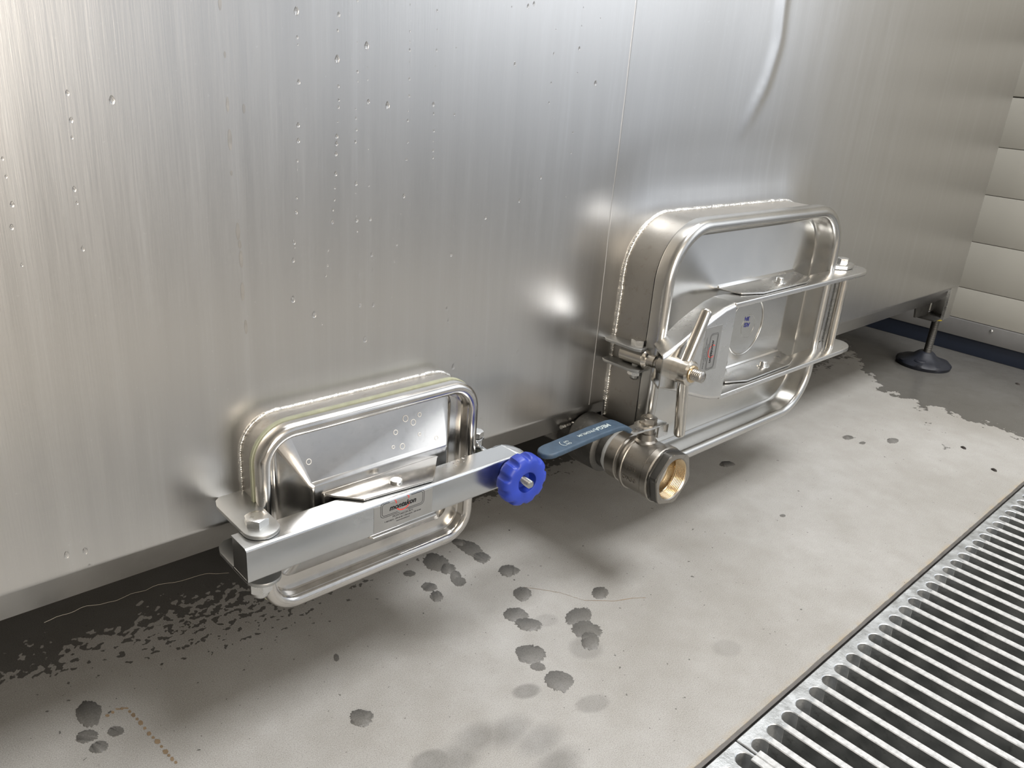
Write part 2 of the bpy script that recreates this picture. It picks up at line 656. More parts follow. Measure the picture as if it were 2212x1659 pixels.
def text_part(name, body, size, mat, M, parent, shear=0.0, offset=0.0, align='CENTER', spacing=1.0, extrude=0.03, bend=None):
    """lettering: M maps text plane (mm) to world (mm)"""
    cu = bpy.data.curves.new('tmp_text', 'FONT')
    cu.body = body
    cu.size = size
    cu.shear = shear
    cu.offset = offset
    cu.align_x = align
    cu.space_character = spacing
    cu.extrude = extrude
    cu.resolution_u = 3
    t = bpy.data.objects.new('tmp_text', cu)
    sc.collection.objects.link(t)
    dg = bpy.context.evaluated_depsgraph_get()
    me = bpy.data.meshes.new_from_object(t.evaluated_get(dg))
    bpy.data.objects.remove(t)
    bpy.data.curves.remove(cu)
    for v in me.vertices:
        p = bend(v.co) if bend else M @ v.co
        v.co = p * 0.001
    me.materials.clear()
    me.materials.append(MATS[mat])
    me.name = name
    o = bpy.data.objects.new(name, me)
    sc.collection.objects.link(o)
    hang(o, parent)
    return o


def frame_m(o, x, y):
    x, y = Vector(x).normalized(), Vector(y).normalized()
    z = x.cross(y)
    return Matrix(((x.x, y.x, z.x, o[0]), (x.y, y.y, z.y, o[1]), (x.z, y.z, z.z, o[2]), (0, 0, 0, 1)))


# ================================================================== SETTING
XW = 2325
# floor slabs (either side of the drain); broken concrete edge along the drain
rnd = random.Random(3)
edge = []
x = -3000.0
while x < XW + 200:
    step = 9 if -100 < x < 1900 else 80
    edge.append((x, -362.0 + (noise.noise(Vector((x * .02, 0, 0))) * .7 + noise.noise(Vector((x * .2, 5, 0))) * 0.6)))
    x += step
edge.append((XW + 200.0, -362.0))
poly = edge + [(XW + 200.0, 2600.0), (-3000.0, 2600.0)]
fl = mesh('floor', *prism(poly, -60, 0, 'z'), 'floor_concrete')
fl['kind'] = 'structure'
v, f = box(-3000, XW + 2600, -1350, -882, -60, 0)
o = mesh('floor', v, f, 'floor_concrete')
o['kind'] = 'structure'
v, f = box(-3000, XW + 2600, -6500, -1350, -60, 0)
o = mesh('floor', v, f, 'dark_unseen_floor')  # unseen outer floor, coloured dark to dim the tank's lower reflections
o['kind'] = 'structure'
# drain pit under the grating
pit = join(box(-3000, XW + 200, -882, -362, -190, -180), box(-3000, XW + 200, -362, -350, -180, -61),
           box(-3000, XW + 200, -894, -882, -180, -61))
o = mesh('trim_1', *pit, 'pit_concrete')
o['kind'] = 'structure'
# angle-iron seat of the grating, its lip between concrete and grating
o = mesh('trim_2', *join(box(-2990, XW + 190, -366.2, -361.0, -34, -1.3), box(-2990, XW + 190, -392, -366.2, -34, -31),
                         box(-2990, XW + 190, -882, -877.5, -34, -1.3), box(-2990, XW + 190, -877, -852, -34, -31)), 'frame_iron')
o['kind'] = 'structure'

# right wall: backing with cream sandwich panels, aluminium strip and black plinth
wall = mesh('wall_right', *box(XW + 12, XW + 60, -690, 2600, 0, 3160), 'hall_wall')
wall['kind'] = 'structure'
joints = [91, 173, 295, 416.5, 534, 655, 777, 898, 1020]
for a, bb in zip(joints, joints[1:]):
    big = (a == 534)
    pan = mesh('panel', *box(XW, XW + 14, -680, 2590, a + (0.5 if a != 91 else 0), bb - (2.6 if bb == 655 else 0.5)), 'panel_cream', wall)
    bevel(pan, 1.6, 2)
for k in range(4):
    pan = mesh('panel', *box(XW, XW + 14, -680, 2590, 1021 + k * 500, 1519 + k * 500), 'panel_cream', wall)
    bevel(pan, 3.0, 2)
o = bevelbox('trim_3', XW - 6, XW + 14, -680, 2590, 44, 90, 'trim_aluminium', None, 1.5)
o['kind'] = 'structure'
o = mesh('screw', *lathe((XW - 6, -52, 80), (-1, 0, 0), [(0, 4), (1.5, 3.6), (2.6, 2)], 16), 'bolt_steel', o, 30)
o = bevelbox('baseboard_right', XW + 2, XW + 14, -680, 2590, 0, 44, 'plinth_black', None, 1)
o['kind'] = 'structure'
# left wall and ceiling of the hall (behind and above the camera)
o = mesh('wall_left', *box(-3060, -3000, -6500, 2600, 0, 3160), 'hall_wall')
o['kind'] = 'structure'
o = mesh('ceiling', *box(-3060, XW + 60, -5000, 2600, 3160, 3220), 'hall_ceiling')
o['kind'] = 'structure'
o = mesh('wall_front', *box(-3060, 900, -5060, -5000, 0, 3160), 'hall_wall')
o['kind'] = 'structure'
o = mesh('wall_back', *box(-3060, XW + 60, 2600, 2660, 0, 3160), 'hall_wall')
o['kind'] = 'structure'

# ================================================================== TANK
X1 = 2138
tank = thing('storage_tank', (0.8, 0.6, 0.0), 'large brushed stainless steel tank standing on levelling feet, two hatches in its front', 'tank')


CREASE = [(1300, 1200)] + [(p.x * 1000, p.z * 1000) for p in (at(1692, 0, 'y', 0), at(1682, 90, 'y', 0), at(1655, 180, 'y', 0), at(1622, 250, 'y', 0), at(1596, 300, 'y', 0))]
CREASE[0] = (CREASE[1][0] + 4, 1200)


def bulge(x, z):
    """slight heat distortion of the sheet above the large hatch (mm, towards the viewer)"""
    d = 0.0
    for (cx, cz, sx, sz, h) in ((1010, 500, 190, 26, -1.5), (1130, 560, 150, 60, -1.3), (840, 510, 60, 70, 1.0),
                                (1230, 470, 60, 60, 1.4), (980, 640, 90, 130, -1.6), (1240, 700, 160, 200, 1.8), (795, 420, 30, 160, -0.9), (1450, 420, 160, 150, -1.0)):
        d += h * math.exp(-((x - cx) / sx) ** 2 - ((z - cz) / sz) ** 2)
    # sheet drawn outwards round the weld of the large hatch
    qx, qz = max(0.0, abs(x - 1040) - 148), max(0.0, abs(z - 296) - 96)
    dist = math.hypot(qx, qz) - 78
    if z > 250 and dist < 160:
        d += 4.2 * math.exp(-(max(dist, 0) / 27) ** 2) * min(1, (z - 250) / 120)
        d -= 1.1 * math.exp(-((dist - 75) / 30) ** 2) * min(1, (z - 250) / 200)
    # long soft crease right of the seam
    for (ax_, az_), (bx_, bz_) in zip(CREASE, CREASE[1:]):
        if bz_ <= z <= az_:
            t = (az_ - z) / (az_ - bz_)
            xc = ax_ + (bx_ - ax_) * t
            fade = min(1, max(0, (z - CREASE[-1][1]) / 60))
            d += 2.0 * math.exp(-((x - xc) / 12) ** 2) * fade
    d += 0.5 * noise.noise(Vector((x * .004, z * .0025, 2))) + .12 * noise.noise(Vector((x * .02, z * .004, 5)))
    return d


V, F = [], []
xs = list(range(-1500, 0, 60)) + list(range(0, 960, 12)) + list(range(960, 1200, 4)) + list(range(1200, 1640, 12)) + list(range(1640, X1, 30)) + [X1]
prof = []
zs = [1500, 1350, 1250] + list(range(1200, 820, -40)) + list(range(820, 216, -12)) + [216]
for z in zs:
    prof.append((0.0, z))
for q in range(1, 6):
    a = q / 5 * math.radians(36)
    prof.append((9 * (1 - math.cos(a)), 216 - 9 * math.sin(a)))
prof.append((30.0, 169.5))
for (y, z) in prof:
    for x in xs:
        k = max(0, min(1, (z - 222) / 60)) * max(0, min(1, (X1 - x) / 60))
        V.append((x, y - bulge(x, z) * k, z))
nx = len(xs)
for j in range(len(prof) - 1):
    for i in range(nx - 1):
        F.append((j * nx + i, j * nx + i + 1, (j + 1) * nx + i + 1, (j + 1) * nx + i))
sh = mesh('front_sheet', V, F, 'brushed_tank_steel', tank, 40)
# rest of the body: end sheet, back, top, bottom plates
mesh('end_sheet', *box(X1 - 3, X1, 0.6, 1290, 186, 1500), 'brushed_tank_steel', tank)
mesh('end_sheet', *box(-1500, -1497, 0.6, 1290, 186, 1500), 'brushed_tank_steel', tank)
mesh('rear_sheet', *box(-1500, X1, 1290, 1293, 186, 1500), 'brushed_tank_steel', tank)
mesh('top_sheet', *box(-1500, X1, 1, 1293, 1500, 1503), 'brushed_tank_steel', tank)
bmV, bmF = prism([(30.5, 170), (420, 160), (1290, 184), (1290, 190), (420, 166), (32, 176)], -1500, X1 - 4, 'x')
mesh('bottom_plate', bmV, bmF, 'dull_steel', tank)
# vertical seam, ground flat, with a polished strip beside it
sv = [(780.5 + noise.noise(Vector((z * .02, 1, 1))) * .6, -0.1, z) for z in range(214, 1500, 6)]
SV, SF = [], []
for (x, y, z) in sv:
    bq = -bulge(x, z) * max(0, min(1, (z - 222) / 60))
    SV += [(x - 1.6, bq + .2, z), (x - .7, bq - .35, z), (x + .7, bq - .35, z), (x + 1.6, bq + .2, z)]
for i in range(len(sv) - 1):
    for k in range(3):
        SF.append((i * 4 + k, i * 4 + k + 1, (i + 1) * 4 + k + 1, (i + 1) * 4 + k))
mesh('seam_weld', SV, SF, 'brushed_tank_steel', tank, 60)
# dried drip marks down the sheet, upper left
for (px, py, w1, h1) in ((475, 6, 3.2, 13), (486, 118, 2.2, 6), (492, 226, 3.0, 14), (497, 302, 4.2, 20), (500, 374, 2.4, 5), (514, 500, 4.4, 18), (518, 528, 3.4, 9), (521, 560, 4.0, 18), (524, 630, 4.2, 20), (531, 706, 3.6, 16), (527, 85 + 150, 3, 9)):
    p = at(px, py, 'y', 0) * 1000
    DV = []
    for i in range(14):
        t = 2 * math.pi * i / 14
        x_ = p.x + w1 * .42 * math.cos(t) * (1 + .3 * noise.noise(Vector((t, px, 0))))
        z_ = p.z + h1 * .42 * math.sin(t)
        DV.append((x_, -bulge(x_, z_) - .12, z_))
    mesh('drip_mark', DV, [tuple(range(14))], 'drip_metal', tank)
# drain sump under the tank, welded, with outlet pipe
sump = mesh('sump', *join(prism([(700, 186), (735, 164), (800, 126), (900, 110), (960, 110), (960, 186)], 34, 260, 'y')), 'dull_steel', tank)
bevel(sump, 4, 2)
wv = [(744 + 1.05 * i, 15 + 0.04 * i, 183 - 0.04 * i) for i in range(60)]
mesh('sump_weld', *weld_bead(wv, 3.6, 31, False), 'weld_metal', tank, 60)
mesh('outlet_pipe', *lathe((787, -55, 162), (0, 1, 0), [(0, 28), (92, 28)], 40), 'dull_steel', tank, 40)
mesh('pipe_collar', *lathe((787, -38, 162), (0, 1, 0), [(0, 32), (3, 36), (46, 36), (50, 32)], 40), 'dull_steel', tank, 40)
mesh('outlet_elbow', *tube([(820, 40 + 20 * math.cos(math.radians(a)) - 20, 168 + 14 * math.sin(math.radians(a))) for a in range(-90, 91, 15)], 13, 18), 'dull_steel', tank, 60)
# adjustable leg at the right corner
leg = mesh('leg', *join(box(2094, 2137, 1, 5, 131, 212), box(2132, 2137, 5, 48, 131, 212)), 'brushed_tank_steel', tank)
mesh('edge_strip', *box(2089, 2094, -1, 6, 131, 208), 'bolt_steel', leg)
mesh('bracket', *join(prism([(1990, 200), (2092, 200), (2092, 133), (2012, 139)], 38, 42, 'y')), 'dull_steel', leg)
mesh('bracket', *box(2050, 2132, 6, 46, 131, 135), 'dull_steel', leg)
mesh('lock_nut', *lathe((2113, 22, 123), (0, 0, 1), [(0, 13.5), (8, 13.5)], 24), 'yellow_paint', leg, 30)
mesh('threaded_rod', *threaded((2113, 22, 20), (2113, 22, 131), 9.5, 2.5, .7, 24), 'dull_steel', leg, 50)


def footmod(t, r, s, j):
    if j in (2, 3, 4):
        return r * (1 + .03 * math.sin(8 * t)), s
    return r, s


mesh('foot', *lathe((2118, 26, 0.2), (0, 0, 1), [(0, 64), (8, 66), (13, 62), (17, 48), (24, 30), (34, 20), (37, 15), (38, 10)], 56, True, True, footmod), 'rubber_black', leg, 40)
mesh('fixing_lug', *lathe((2083, 22, 8), (0, 0, 1), [(0, 17), (10, 16), (13, 12), (13, 6)], 20), 'rubber_black', leg, 40)
# far left leg, out of frame, keeps the tank standing
for lx, ly in ((-1450, 30), (-1450, 1240), (2100, 1240), (350, 1240)):
    l2 = mesh('leg', *box(lx - 20, lx + 20, ly, ly + 40, 100, 186), 'dull_steel', tank)
    mesh('foot', *lathe((lx, ly + 20, 0.2), (0, 0, 1), [(0, 64), (10, 64), (24, 25), (100, 9)], 32), 'rubber_black', l2, 40)

# cobweb strands below the tank edge
wp = [at(95, 1343, 'y', .02), at(200, 1312, 'y', .03), at(330, 1270, 'y', .05), at(420, 1248, 'y', .05), at(505, 1236, 'y', .03)]
wpts = []
for a, bb in zip(wp, wp[1:]):
    for q in range(8):
        p = a.lerp(bb, q / 8) * 1000
        wpts.append(p + Vector((0, 0, noise.noise(p * .05) * 5)))
o = mesh('cobweb', *tube(wpts, .18, 5), 'cobweb')
tag(o, 'thin dusty cobweb strand hanging under the tank edge, left of the small hatch', 'cobweb')

# ================================================================== HATCHES


def lid_mesh(cx, cz, hw, hh, r, y0, prof, ridge, nc=10):
    """prof: list of (inset, y); ridge: list of (hw, hh, r, y, cx, cz) inner loops"""
    loops = []
    for (d, y) in prof:
        loops.append([(x, y0 + y, z) for x, z in rrect(cx, cz, hw - d, hh - d, max(2.0, r - d), nc)])
    for (a, bb, rr, y, c1, c2) in ridge:
        loops.append([(x, y0 + y, z) for x, z in rrect(c1, c2, a, bb, rr, nc)])
    return loft(loops, True, False)


def bead_prof(r, depth):
    """rolled rim: outer flank, round crest, inner flank"""
    P = [(0.6, 0.0), (0.0, -1.5)]
    for q in range(0, 11):
        a = math.pi * q / 10
        P.append((r - r * math.cos(a), -(depth - r * .9) - r * .9 * math.sin(a)))
    return P


# ---- small hatch
h1 = thing('access_hatch', (0.413, -0.03, 0.22), 'small rectangular steel hatch closed by a straight bar with a blue knob', 'hatch')
cx, cz, hw, hh = 413.0, 217.0, 129.0, 99.5
outer = rrect(cx, cz, hw, hh, 35, 10)
inn = rrect(cx, cz, hw - 2.5, hh - 2.5, 33, 10)
lo = [[(x, 2.0, z) for x, z in outer], [(x, -23.0, z) for x, z in outer], [(x, -23.0, z) for x, z in inn], [(x, 2.0, z) for x, z in inn]]
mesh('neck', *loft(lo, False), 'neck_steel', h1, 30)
# lower half of the neck below the tank floor is backed by a plate
bk = [(x, z) for x, z in rrect(cx, cz, hw - 1, hh - 1, 34, 10)]
mesh('neck_back_plate', *prism(bk, -3, -0.8, 'y'), 'dull_steel', h1)
bp_ = rrect(cx, cz, hw + .8, hh + .8, 36, 10)
k0 = [(x, -0.6, z) for x, z in bp_ if z > 205] + [(cx + sg * (hw + .8), -0.6, zq) for sg in (1, -1) for zq in (238, 258, 272)]
k0.sort(key=lambda p: math.atan2(p[2] - 205, p[0] - cx))
mesh('weld_bead', *weld_bead(k0, 2.1, 11, False), 'weld_metal', h1, 60)
g = [[(x, y, z) for x, z in rrect(cx, cz, hw + d, hh + d, 36 + d, 10)] for (d, y) in ((1.0, -23), (2.6, -23.4), (2.6, -27), (1.0, -27.3))]
mesh('gasket', *loft(g, False), 'gasket_rubber', h1, 50)
prof = bead_prof(7.0, 15) + [(14.4, -1.8), (15.6, -0.4), (18.5, 0.0)]
lid = mesh('lid', *lid_mesh(cx, cz, hw + 1.5, hh + 1.5, 37, -27, prof,
                            [(104.5, 78.5, 15, -0.6, 408, 226), (103, 77, 14, -2.6, 408, 226),
                             (84.5, 33.5, 4, -15.2, 414.5, 220.5), (82.0, 31.0, 4, -18.0, 414.5, 220.5), (80.0, 29.5, 4, -18.6, 414.5, 220.5)], 10), 'pressed_steel', h1, 32)
for (mx, mz, mr) in ((448, 289, 3.2), (434, 278, 2.4), (440, 262, 2.8), (429, 264, 1.6), (463, 269, 1.7), (484, 260, 2.2), (334, 274, 2.6), (466, 289, 2.2), (457, 283, 3.0)):
    yy = -29.5 - 12.8 * (303 - mz) / 51 - .35
    mk = mesh('dried_drop', *tube([(mx + mr * (1 + .15 * noise.noise(Vector((q, mx, 0)))) * math.cos(q / 16 * 2 * math.pi), yy + .257 * mr * math.sin(q / 16 * 2 * math.pi), mz + mr * math.sin(q / 16 * 2 * math.pi)) for q in range(16)], .38, 5, False, True), 'lime_mark', lid, 60)
# retaining bracket on the lid: base web and two flanges
br = mesh('bracket', *join(box(343, 482, -48.4, -45.6, 202.2, 241.2),
                           prism([(342.5, -46), (482.5, -46), (447, -85.5), (369, -78.5), (350, -58)], 239.2, 241.4, 'z'),
                           prism([(342.5, -46), (482.5, -46), (447, -92), (371, -92), (350, -60)], 201.4, 203.4, 'z')), 'pressed_steel', h1)
bevel(br, 0.7, 2)
mesh('rivet', *lathe((413, -69, 241.4), (0, 0, 1), [(0, 6.6), (2.2, 6.5), (3.0, 5.6), (3.1, 2)], 30), 'bolt_steel', br, 35)
mesh('rivet', *lathe((413, -69, 201.4), (0, 0, -1), [(0, 7), (1.6, 7), (2.6, 5)], 24), 'bolt_steel', br, 35)
# hinge ears
for z0, z1 in ((238.8, 242.8), (189.2, 193.2)):
    pl = [(285, 3), (284.5, -66)]
    for q in range(0, 13):
        a = -math.radians(180 * q / 12)
        pl.append((268.2 + 16.3 * math.cos(a), -69 + 16.3 * math.sin(a)))
    pl += [(252, -14), (255.5, -4), (263, 2.5), (270, 3)]
    e = mesh('hinge_ear', *prism(pl, z0, z1, 'z'), 'ear_steel', h1)
    bevel(e, 0.8, 2)
mesh('hinge_bolt', *join(hexhead((268, -62, 242.8), (0, 0, 1), 9.5, 7.6), lathe((268, -62, 196), (0, 0, 1), [(0, 5.5), (46, 5.5)], 20)), 'bolt_steel', h1, 30)
mesh('cap_nut', *capnut((268, -63, 187.8), (0, 0, -1), 9.5, 15), 'bolt_steel', h1, 30)
mesh('washer', *lathe((268, -62, 189.2), (0, 0, -1), [(0, 12), (1.4, 12)], 30), 'bolt_steel', h1, 30)
# clamping bar: folded channel, open at the back, closed at the left end
yo, yi, zt, zb, th = -90.0, -60.5, 238.4, 203.6, 2.5
cp = [(yi, zt)]
for q in range(0, 7):
    a = math.radians(90 + 90 * q / 6)
    cp.append((yo + 3.2 + 3.2 * math.cos(a), zt - 3.2 + 3.2 * math.sin(a)))
for q in range(0, 7):
    a = math.radians(180 + 90 * q / 6)
    cp.append((yo + 3.2 + 3.2 * math.cos(a), zb + 3.2 + 3.2 * math.sin(a)))
cp += [(yi, zb), (yi, zb + th), (yo + th + .6, zb + th), (yo + th, zb + th + .6), (yo + th, zt - th - .6), (yo + th + .6, zt - th), (yi, zt - th)]
V, F = [], []
sec = [(244.5, 0), (246, 0)] + [(x, 0) for x in range(260, 560, 20)] + [(560, 0)]
V, F = prism(cp, 244.5, 561.5, 'x')
bar = mesh('clamp_bar', V, F, 'zinc_steel', h1, 30)
tipz = [(561, -90), (570.5, -89.2), (572, -87), (573, -80), (571.5, -71), (568, -64), (562, -59.5), (554, -58.5), (546, -60.5), (546, -62), (561, -62)]
t1 = prism(tipz, zt - th, zt, 'z')
t2 = prism(tipz, zb, zb + th, 'z')
t3 = box(562, 571.5, -90, -87.5, zb + 1, zt - 1)
tp = mesh('bar_tip', *join(t1, t2, t3), 'zinc_steel', bar)
bevel(tp, 0.9, 2)
mesh('end_plate', *box(244.7, 247.2, -88, -62, zb + 1, zt - 1.2), 'zinc_steel', bar)
# sticker with logo
stk = mesh('sticker', *box(372.5, 442.5, -90.28, -90.02, 207.2, 235.4), 'sticker_film', bar)
FM = lambda x, z, y=-90.34: frame_m((x, y, z), (1, 0, 0), (0, 0, 1))
text_part('lettering', 'montakon', 7.7, 'print_black', FM(406, 226.6), stk, 0.25, 0.30, 'CENTER', 1.0)
text_part('lettering', 'MONTAKON B.V.', 3.2, 'print_black', FM(406.5, 217.6), stk)
text_part('lettering', 'T 0031(0)73 - 599 60 00  F 0031(0)73 - 599 60 60', 2.15, 'print_black', FM(406.5, 214.6), stk, 0, 0.02)
text_part('lettering', 'www.montakon.nl', 2.15, 'print_black', FM(406.5, 211.8), stk, 0.1, 0.02)


def strip2d(pts, wd, M, h=.03):
    """flat ribbon of width wd along 2D pts, mapped by M"""
    V, F = [], []
    k = len(pts)
    for i, p in enumerate(pts):
        a = Vector(pts[max(i - 1, 0)])
        b_ = Vector(pts[min(i + 1, k - 1)])
        t = (b_ - a).normalized()
        nn = Vector((-t.y, t.x)) * wd / 2
        ww = 1.0
        for s in (1, -1):
            V.append(tuple(M @ Vector((p[0] + nn.x * s * ww, p[1] + nn.y * s * ww, h))))
    for i in range(k - 1):
        F.append((2 * i, 2 * i + 1, 2 * i + 3, 2 * i + 2))
    return V, F


def logo_frame(cx_, cy_, hw_, hh_, r, M, gap_top, gap_bot, wd=.45):
    P = rrect(0, 0, hw_, hh_, r, 6)
    P.append(P[0])
    # densify
    D = []
    for a, bb in zip(P, P[1:]):
        L = math.hypot(bb[0] - a[0], bb[1] - a[1])
        k = max(1, int(L / .5))
        for q in range(k):
            D.append((a[0] + (bb[0] - a[0]) * q / k, a[1] + (bb[1] - a[1]) * q / k))
    D.append(D[0])
    runs, cur = [], []
    for p in D:
        hide = (p[1] > hh_ - .3 and gap_top[0] < p[0] < gap_top[1]) or (p[1] < -hh_ + .3 and gap_bot[0] < p[0] < gap_bot[1])
        if hide:
            if len(cur) > 1:
                runs.append(cur)
            cur = []
        else:
            cur.append(p)
    if len(cur) > 1:
        runs.append(cur)
    return join(*[strip2d(q, wd, M) for q in runs])


M1 = FM(406, 229.2)
mesh('logo_border', *join(logo_frame(0, 0, 26, 8.2, 4, M1, (-16, 9), (-4, 6.5)), logo_frame(0, 0, 24.2, 6.6, 3, M1, (-15, 10), (-6, 4))), 'print_black', stk)


def arc(c, rx, ry, a0, a1, k=20):
    return [(c[0] + rx * math.cos(math.radians(a0 + (a1 - a0) * i / k)), c[1] + ry * math.sin(math.radians(a0 + (a1 - a0) * i / k))) for i in range(k + 1)]


M1r = FM(406, 229.2, -90.31)
mesh('logo_arc', *join(strip2d(arc((0.3, 1.0), 8.2, 7.2, 205, 345), 1.0, M1r), strip2d([(-7.6, 3.2), (-8.2, 5.2), (-8.3, 6.6), (-9.4, 7.2)], .9, M1r),
                       strip2d([(6.6, 4.2), (7.3, 5.8), (6.6, 7.2), (5.6, 7.2)], .9, M1r)), 'print_red', stk)
# right-hand swing bolt: ear, bolt head, rod through the bar, blue knob
for z0, z1 in ((231.5, 234.5), (207, 210)):
    e = mesh('bolt_ear', *prism([(541, 2), (541, -22), (546, -31), (556, -33), (564, -29), (566, -20), (561, 0)], z0, z1, 'z'), 'zinc_steel', h1)
    bevel(e, 0.8, 2)
mesh('pivot_bolt', *join(hexhead((557, -22, 235.5), (0, 0, 1), 8.0, 6.5), lathe((557, -22, 202), (0, 0, 1), [(0, 4.5), (34, 4.5)], 16)), 'bolt_steel', h1, 30)
ks = Vector((557, -22, 221))
ke = Vector((547.5, -126.5, 221.0))
ax = (ke - ks).normalized()
mesh('swing_bolt', *join(lathe((557, -22, 210.5), (0, 0, 1), [(0, 8.5), (21, 8.5)], 24), rod(ks, ks.lerp(ke, .72), 5.6, 24, False), threaded(ks.lerp(ke, .72), ke, 4.6, 1.6, .6)), 'zinc_steel', h1, 35)


kb = ke - ax * 34
NL = 10


def knobmod(t, r, s, j):
    c = .5 + .5 * math.cos(NL * t + .4)
    u = max(0.0, (c - .5) / .5)
    dip = u * u * (3 - 2 * u)
    depth = {5: .35, 6: .9, 7: 1.0, 8: 1.0, 9: .95, 10: .65, 11: .25}.get(j, 0)
    return r - 3.3 * dip * depth, s


kp = [(0, 8), (0, 17), (5, 17.5), (7, 19), (8, 24), (9.2, 27.4), (11, 29.2), (14, 30), (20, 30), (23.5, 29.4), (26, 27.6), (27.4, 25), (28, 22), (28, 13.2), (27.5, 12.0), (17, 10.6), (17, 5.0)]
mesh('knob', *lathe(kb, ax, kp, 144, True, True, knobmod), 'knob_blue', h1, 38)
mesh('washer', *lathe(Vector((552, -90, 221)), ax, [(0, 13), (1.8, 13)], 28), 'bolt_steel', h1, 35)

# ---- large hatch
h2 = thing('access_hatch', (1.04, -0.05, 0.296), 'large rounded steel hatch with forked yoke and T-handle clamp, right one on the tank', 'hatch')
cx, cz, hw, hh = 1040.0, 296.0, 226.0, 174.0
outer = rrect(cx, cz, hw, hh, 78, 14)
inn = rrect(cx, cz, hw - 3, hh - 3, 75, 14)
lo = [[(x, y, z) for x, z in outer] for y in (2.0, -20, -54.0)] + [[(x, -54.0, z) for x, z in inn], [(x, 2.0, z) for x, z in inn]]
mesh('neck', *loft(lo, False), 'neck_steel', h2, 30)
mesh('neck_back_plate', *prism(rrect(cx, cz, hw - 1, hh - 1, 77, 14), -6, -4, 'y'), 'dull_steel', h2)
bp_ = rrect(cx, cz, hw + .8, hh + .8, 79, 14)
k0 = [(x, -1.0, z) for x, z in bp_ if z > 190] + [(cx + sg * (hw + .8), -1.0, zq) for sg in (1, -1) for zq in (225, 250, 275, 300, 325, 350, 375)] + [(cx - hw - .8, -1.0, 196), (cx + hw + .8, -1.0, 196)]
k0.sort(key=lambda p: math.atan2(p[2] - 190, p[0] - cx))
k0 = [(x, -0.8 - max(0, bulge(x, z)), z) for x, y, z in k0]
mesh('weld_bead', *weld_bead(k0, 2.7, 12, False), 'weld_metal', h2, 60)
g = [[(x, y, z) for x, z in rrect(cx, cz, hw + d, hh + d, 78 + d, 14)] for (d, y) in ((-1.5, -54), (-.3, -54.2), (-.3, -57.2), (-1.5, -57.4))]
mesh('gasket', *loft(g, False), 'rubber_black', h2, 50)
prof = [(0.5, 0.0), (0.0, -1.5), (0.0, -13)]
for q in range(0, 9):
    a = math.pi * q / 8
    prof.append((9 - 9 * math.cos(a), -14 - 8 * math.sin(a)))
prof += [(18.4, -7), (18.8, 6), (20.5, 12), (23, 13)]
lid2 = mesh('lid', *lid_mesh(cx, cz, hw + 3, hh + 3, 80, -57, prof,
                             [(hw - 24, hh - 23, 55, 12, cx, cz), (hw - 26, hh - 25, 53, 10, cx, cz), (110, 77, 10, 2.2, 1064, 296), (106, 74, 8, 1.0, 1064, 296), (100, 69, 5, 0.8, 1064, 296)], 14), 'pressed_steel_clean', h2, 30)
# embossed ring on the lid
RY = -56.4
rp = []
for q in range(48):
    a = 2 * math.pi * q / 48
    rp.append((1056 + 46 * math.cos(a), RY + .4, 299 + 46 * math.sin(a)))
mesh('embossed_ring', *tube(rp, 2.0, 8, False, True), 'pressed_steel_clean', lid2, 60)
rp = [(1062 + 18 * math.cos(2 * math.pi * q / 36), RY + .5, 297 + 18 * math.sin(2 * math.pi * q / 36)) for q in range(36)]
mesh('embossed_ring', *tube(rp, .7, 6, False, True), 'pressed_steel_clean', lid2, 60)
mesh('dimple', *lathe((1012, RY, 246), (0, -1, 0), [(0, 10), (1.2, 7), (1.8, 3)], 24), 'pressed_steel_clean', lid2, 60)
FB = lambda x, z: frame_m((x, RY - .15, z), (-1, 0, 0.12), (-.12, 0, -1))
text_part('lettering', 'AISI', 9.5, 'print_blue', FB(1058, 303), lid2, 0, 0.1)
text_part('lettering', '304', 9.5, 'print_blue', FB(1056, 313), lid2, 0, 0.1)
# brackets (flanges) that carry the yoke arms
for (zz, sgn) in ((367.4, 1), (235.9, 1)):
    pl = [(961, -56), (1171, -56), (1171, -62), (1156, -92), (1127, -102.5), (1004, -104), (968, -90), (961, -66)]
    e = mesh('bracket', *join(prism(pl, zz, zz + 2.2, 'z'), prism([(-52, zz + 2.2 + 7), (-49, zz + 2.2 + 7), (-56, zz), (-60, zz)], 962, 1170, 'x')), 'yoke_steel', h2)
    bevel(e, 0.6, 2)
    mesh('washer', *lathe((1082, -82, zz + 2.2), (0, 0, 1), [(0, 10), (.9, 10)], 28), 'bolt_steel', e, 35)
    mesh('pin', *lathe((1082, -82, zz + 3), (0, 0, 1), [(0, 5.4), (5.6, 5.4), (6.4, 4.6), (6.5, 2)], 24), 'bolt_steel', e, 35)
    mesh('pin', *lathe((1082, -82, zz - 9.5), (0, 0, -1), [(0, 4), (2, 4), (2, 6.5), (7, 6.5), (8, 5)], 24), 'bolt_steel', e, 35)
# yoke: two flat arms, front plate
yk = thing('tmp', (0, 0, 0), '', '')
bpy.data.objects.remove(yk)


def arm_poly():
    P = [(926, -110), (1286, -110)]
    for q in range(1, 9):
        a = math.radians(-90 + 118 * q / 8)
        P.append((1300 + 41 * math.cos(a) * .98, -80 + 30 * math.sin(a)))
    P += [(1325, -64.5), (1306, -64.5), (1290, -66), (1270, -75), (1255, -74), (926, -72)]
    return P


zu, zl = 366.0, 226.5
yoke = mesh('yoke', *join(prism(arm_poly(), zu - 7.5, zu, 'z'), prism(arm_poly(), zl, zl + 7.5, 'z')), 'yoke_steel', h2)
bevel(yoke, 1.4, 3)
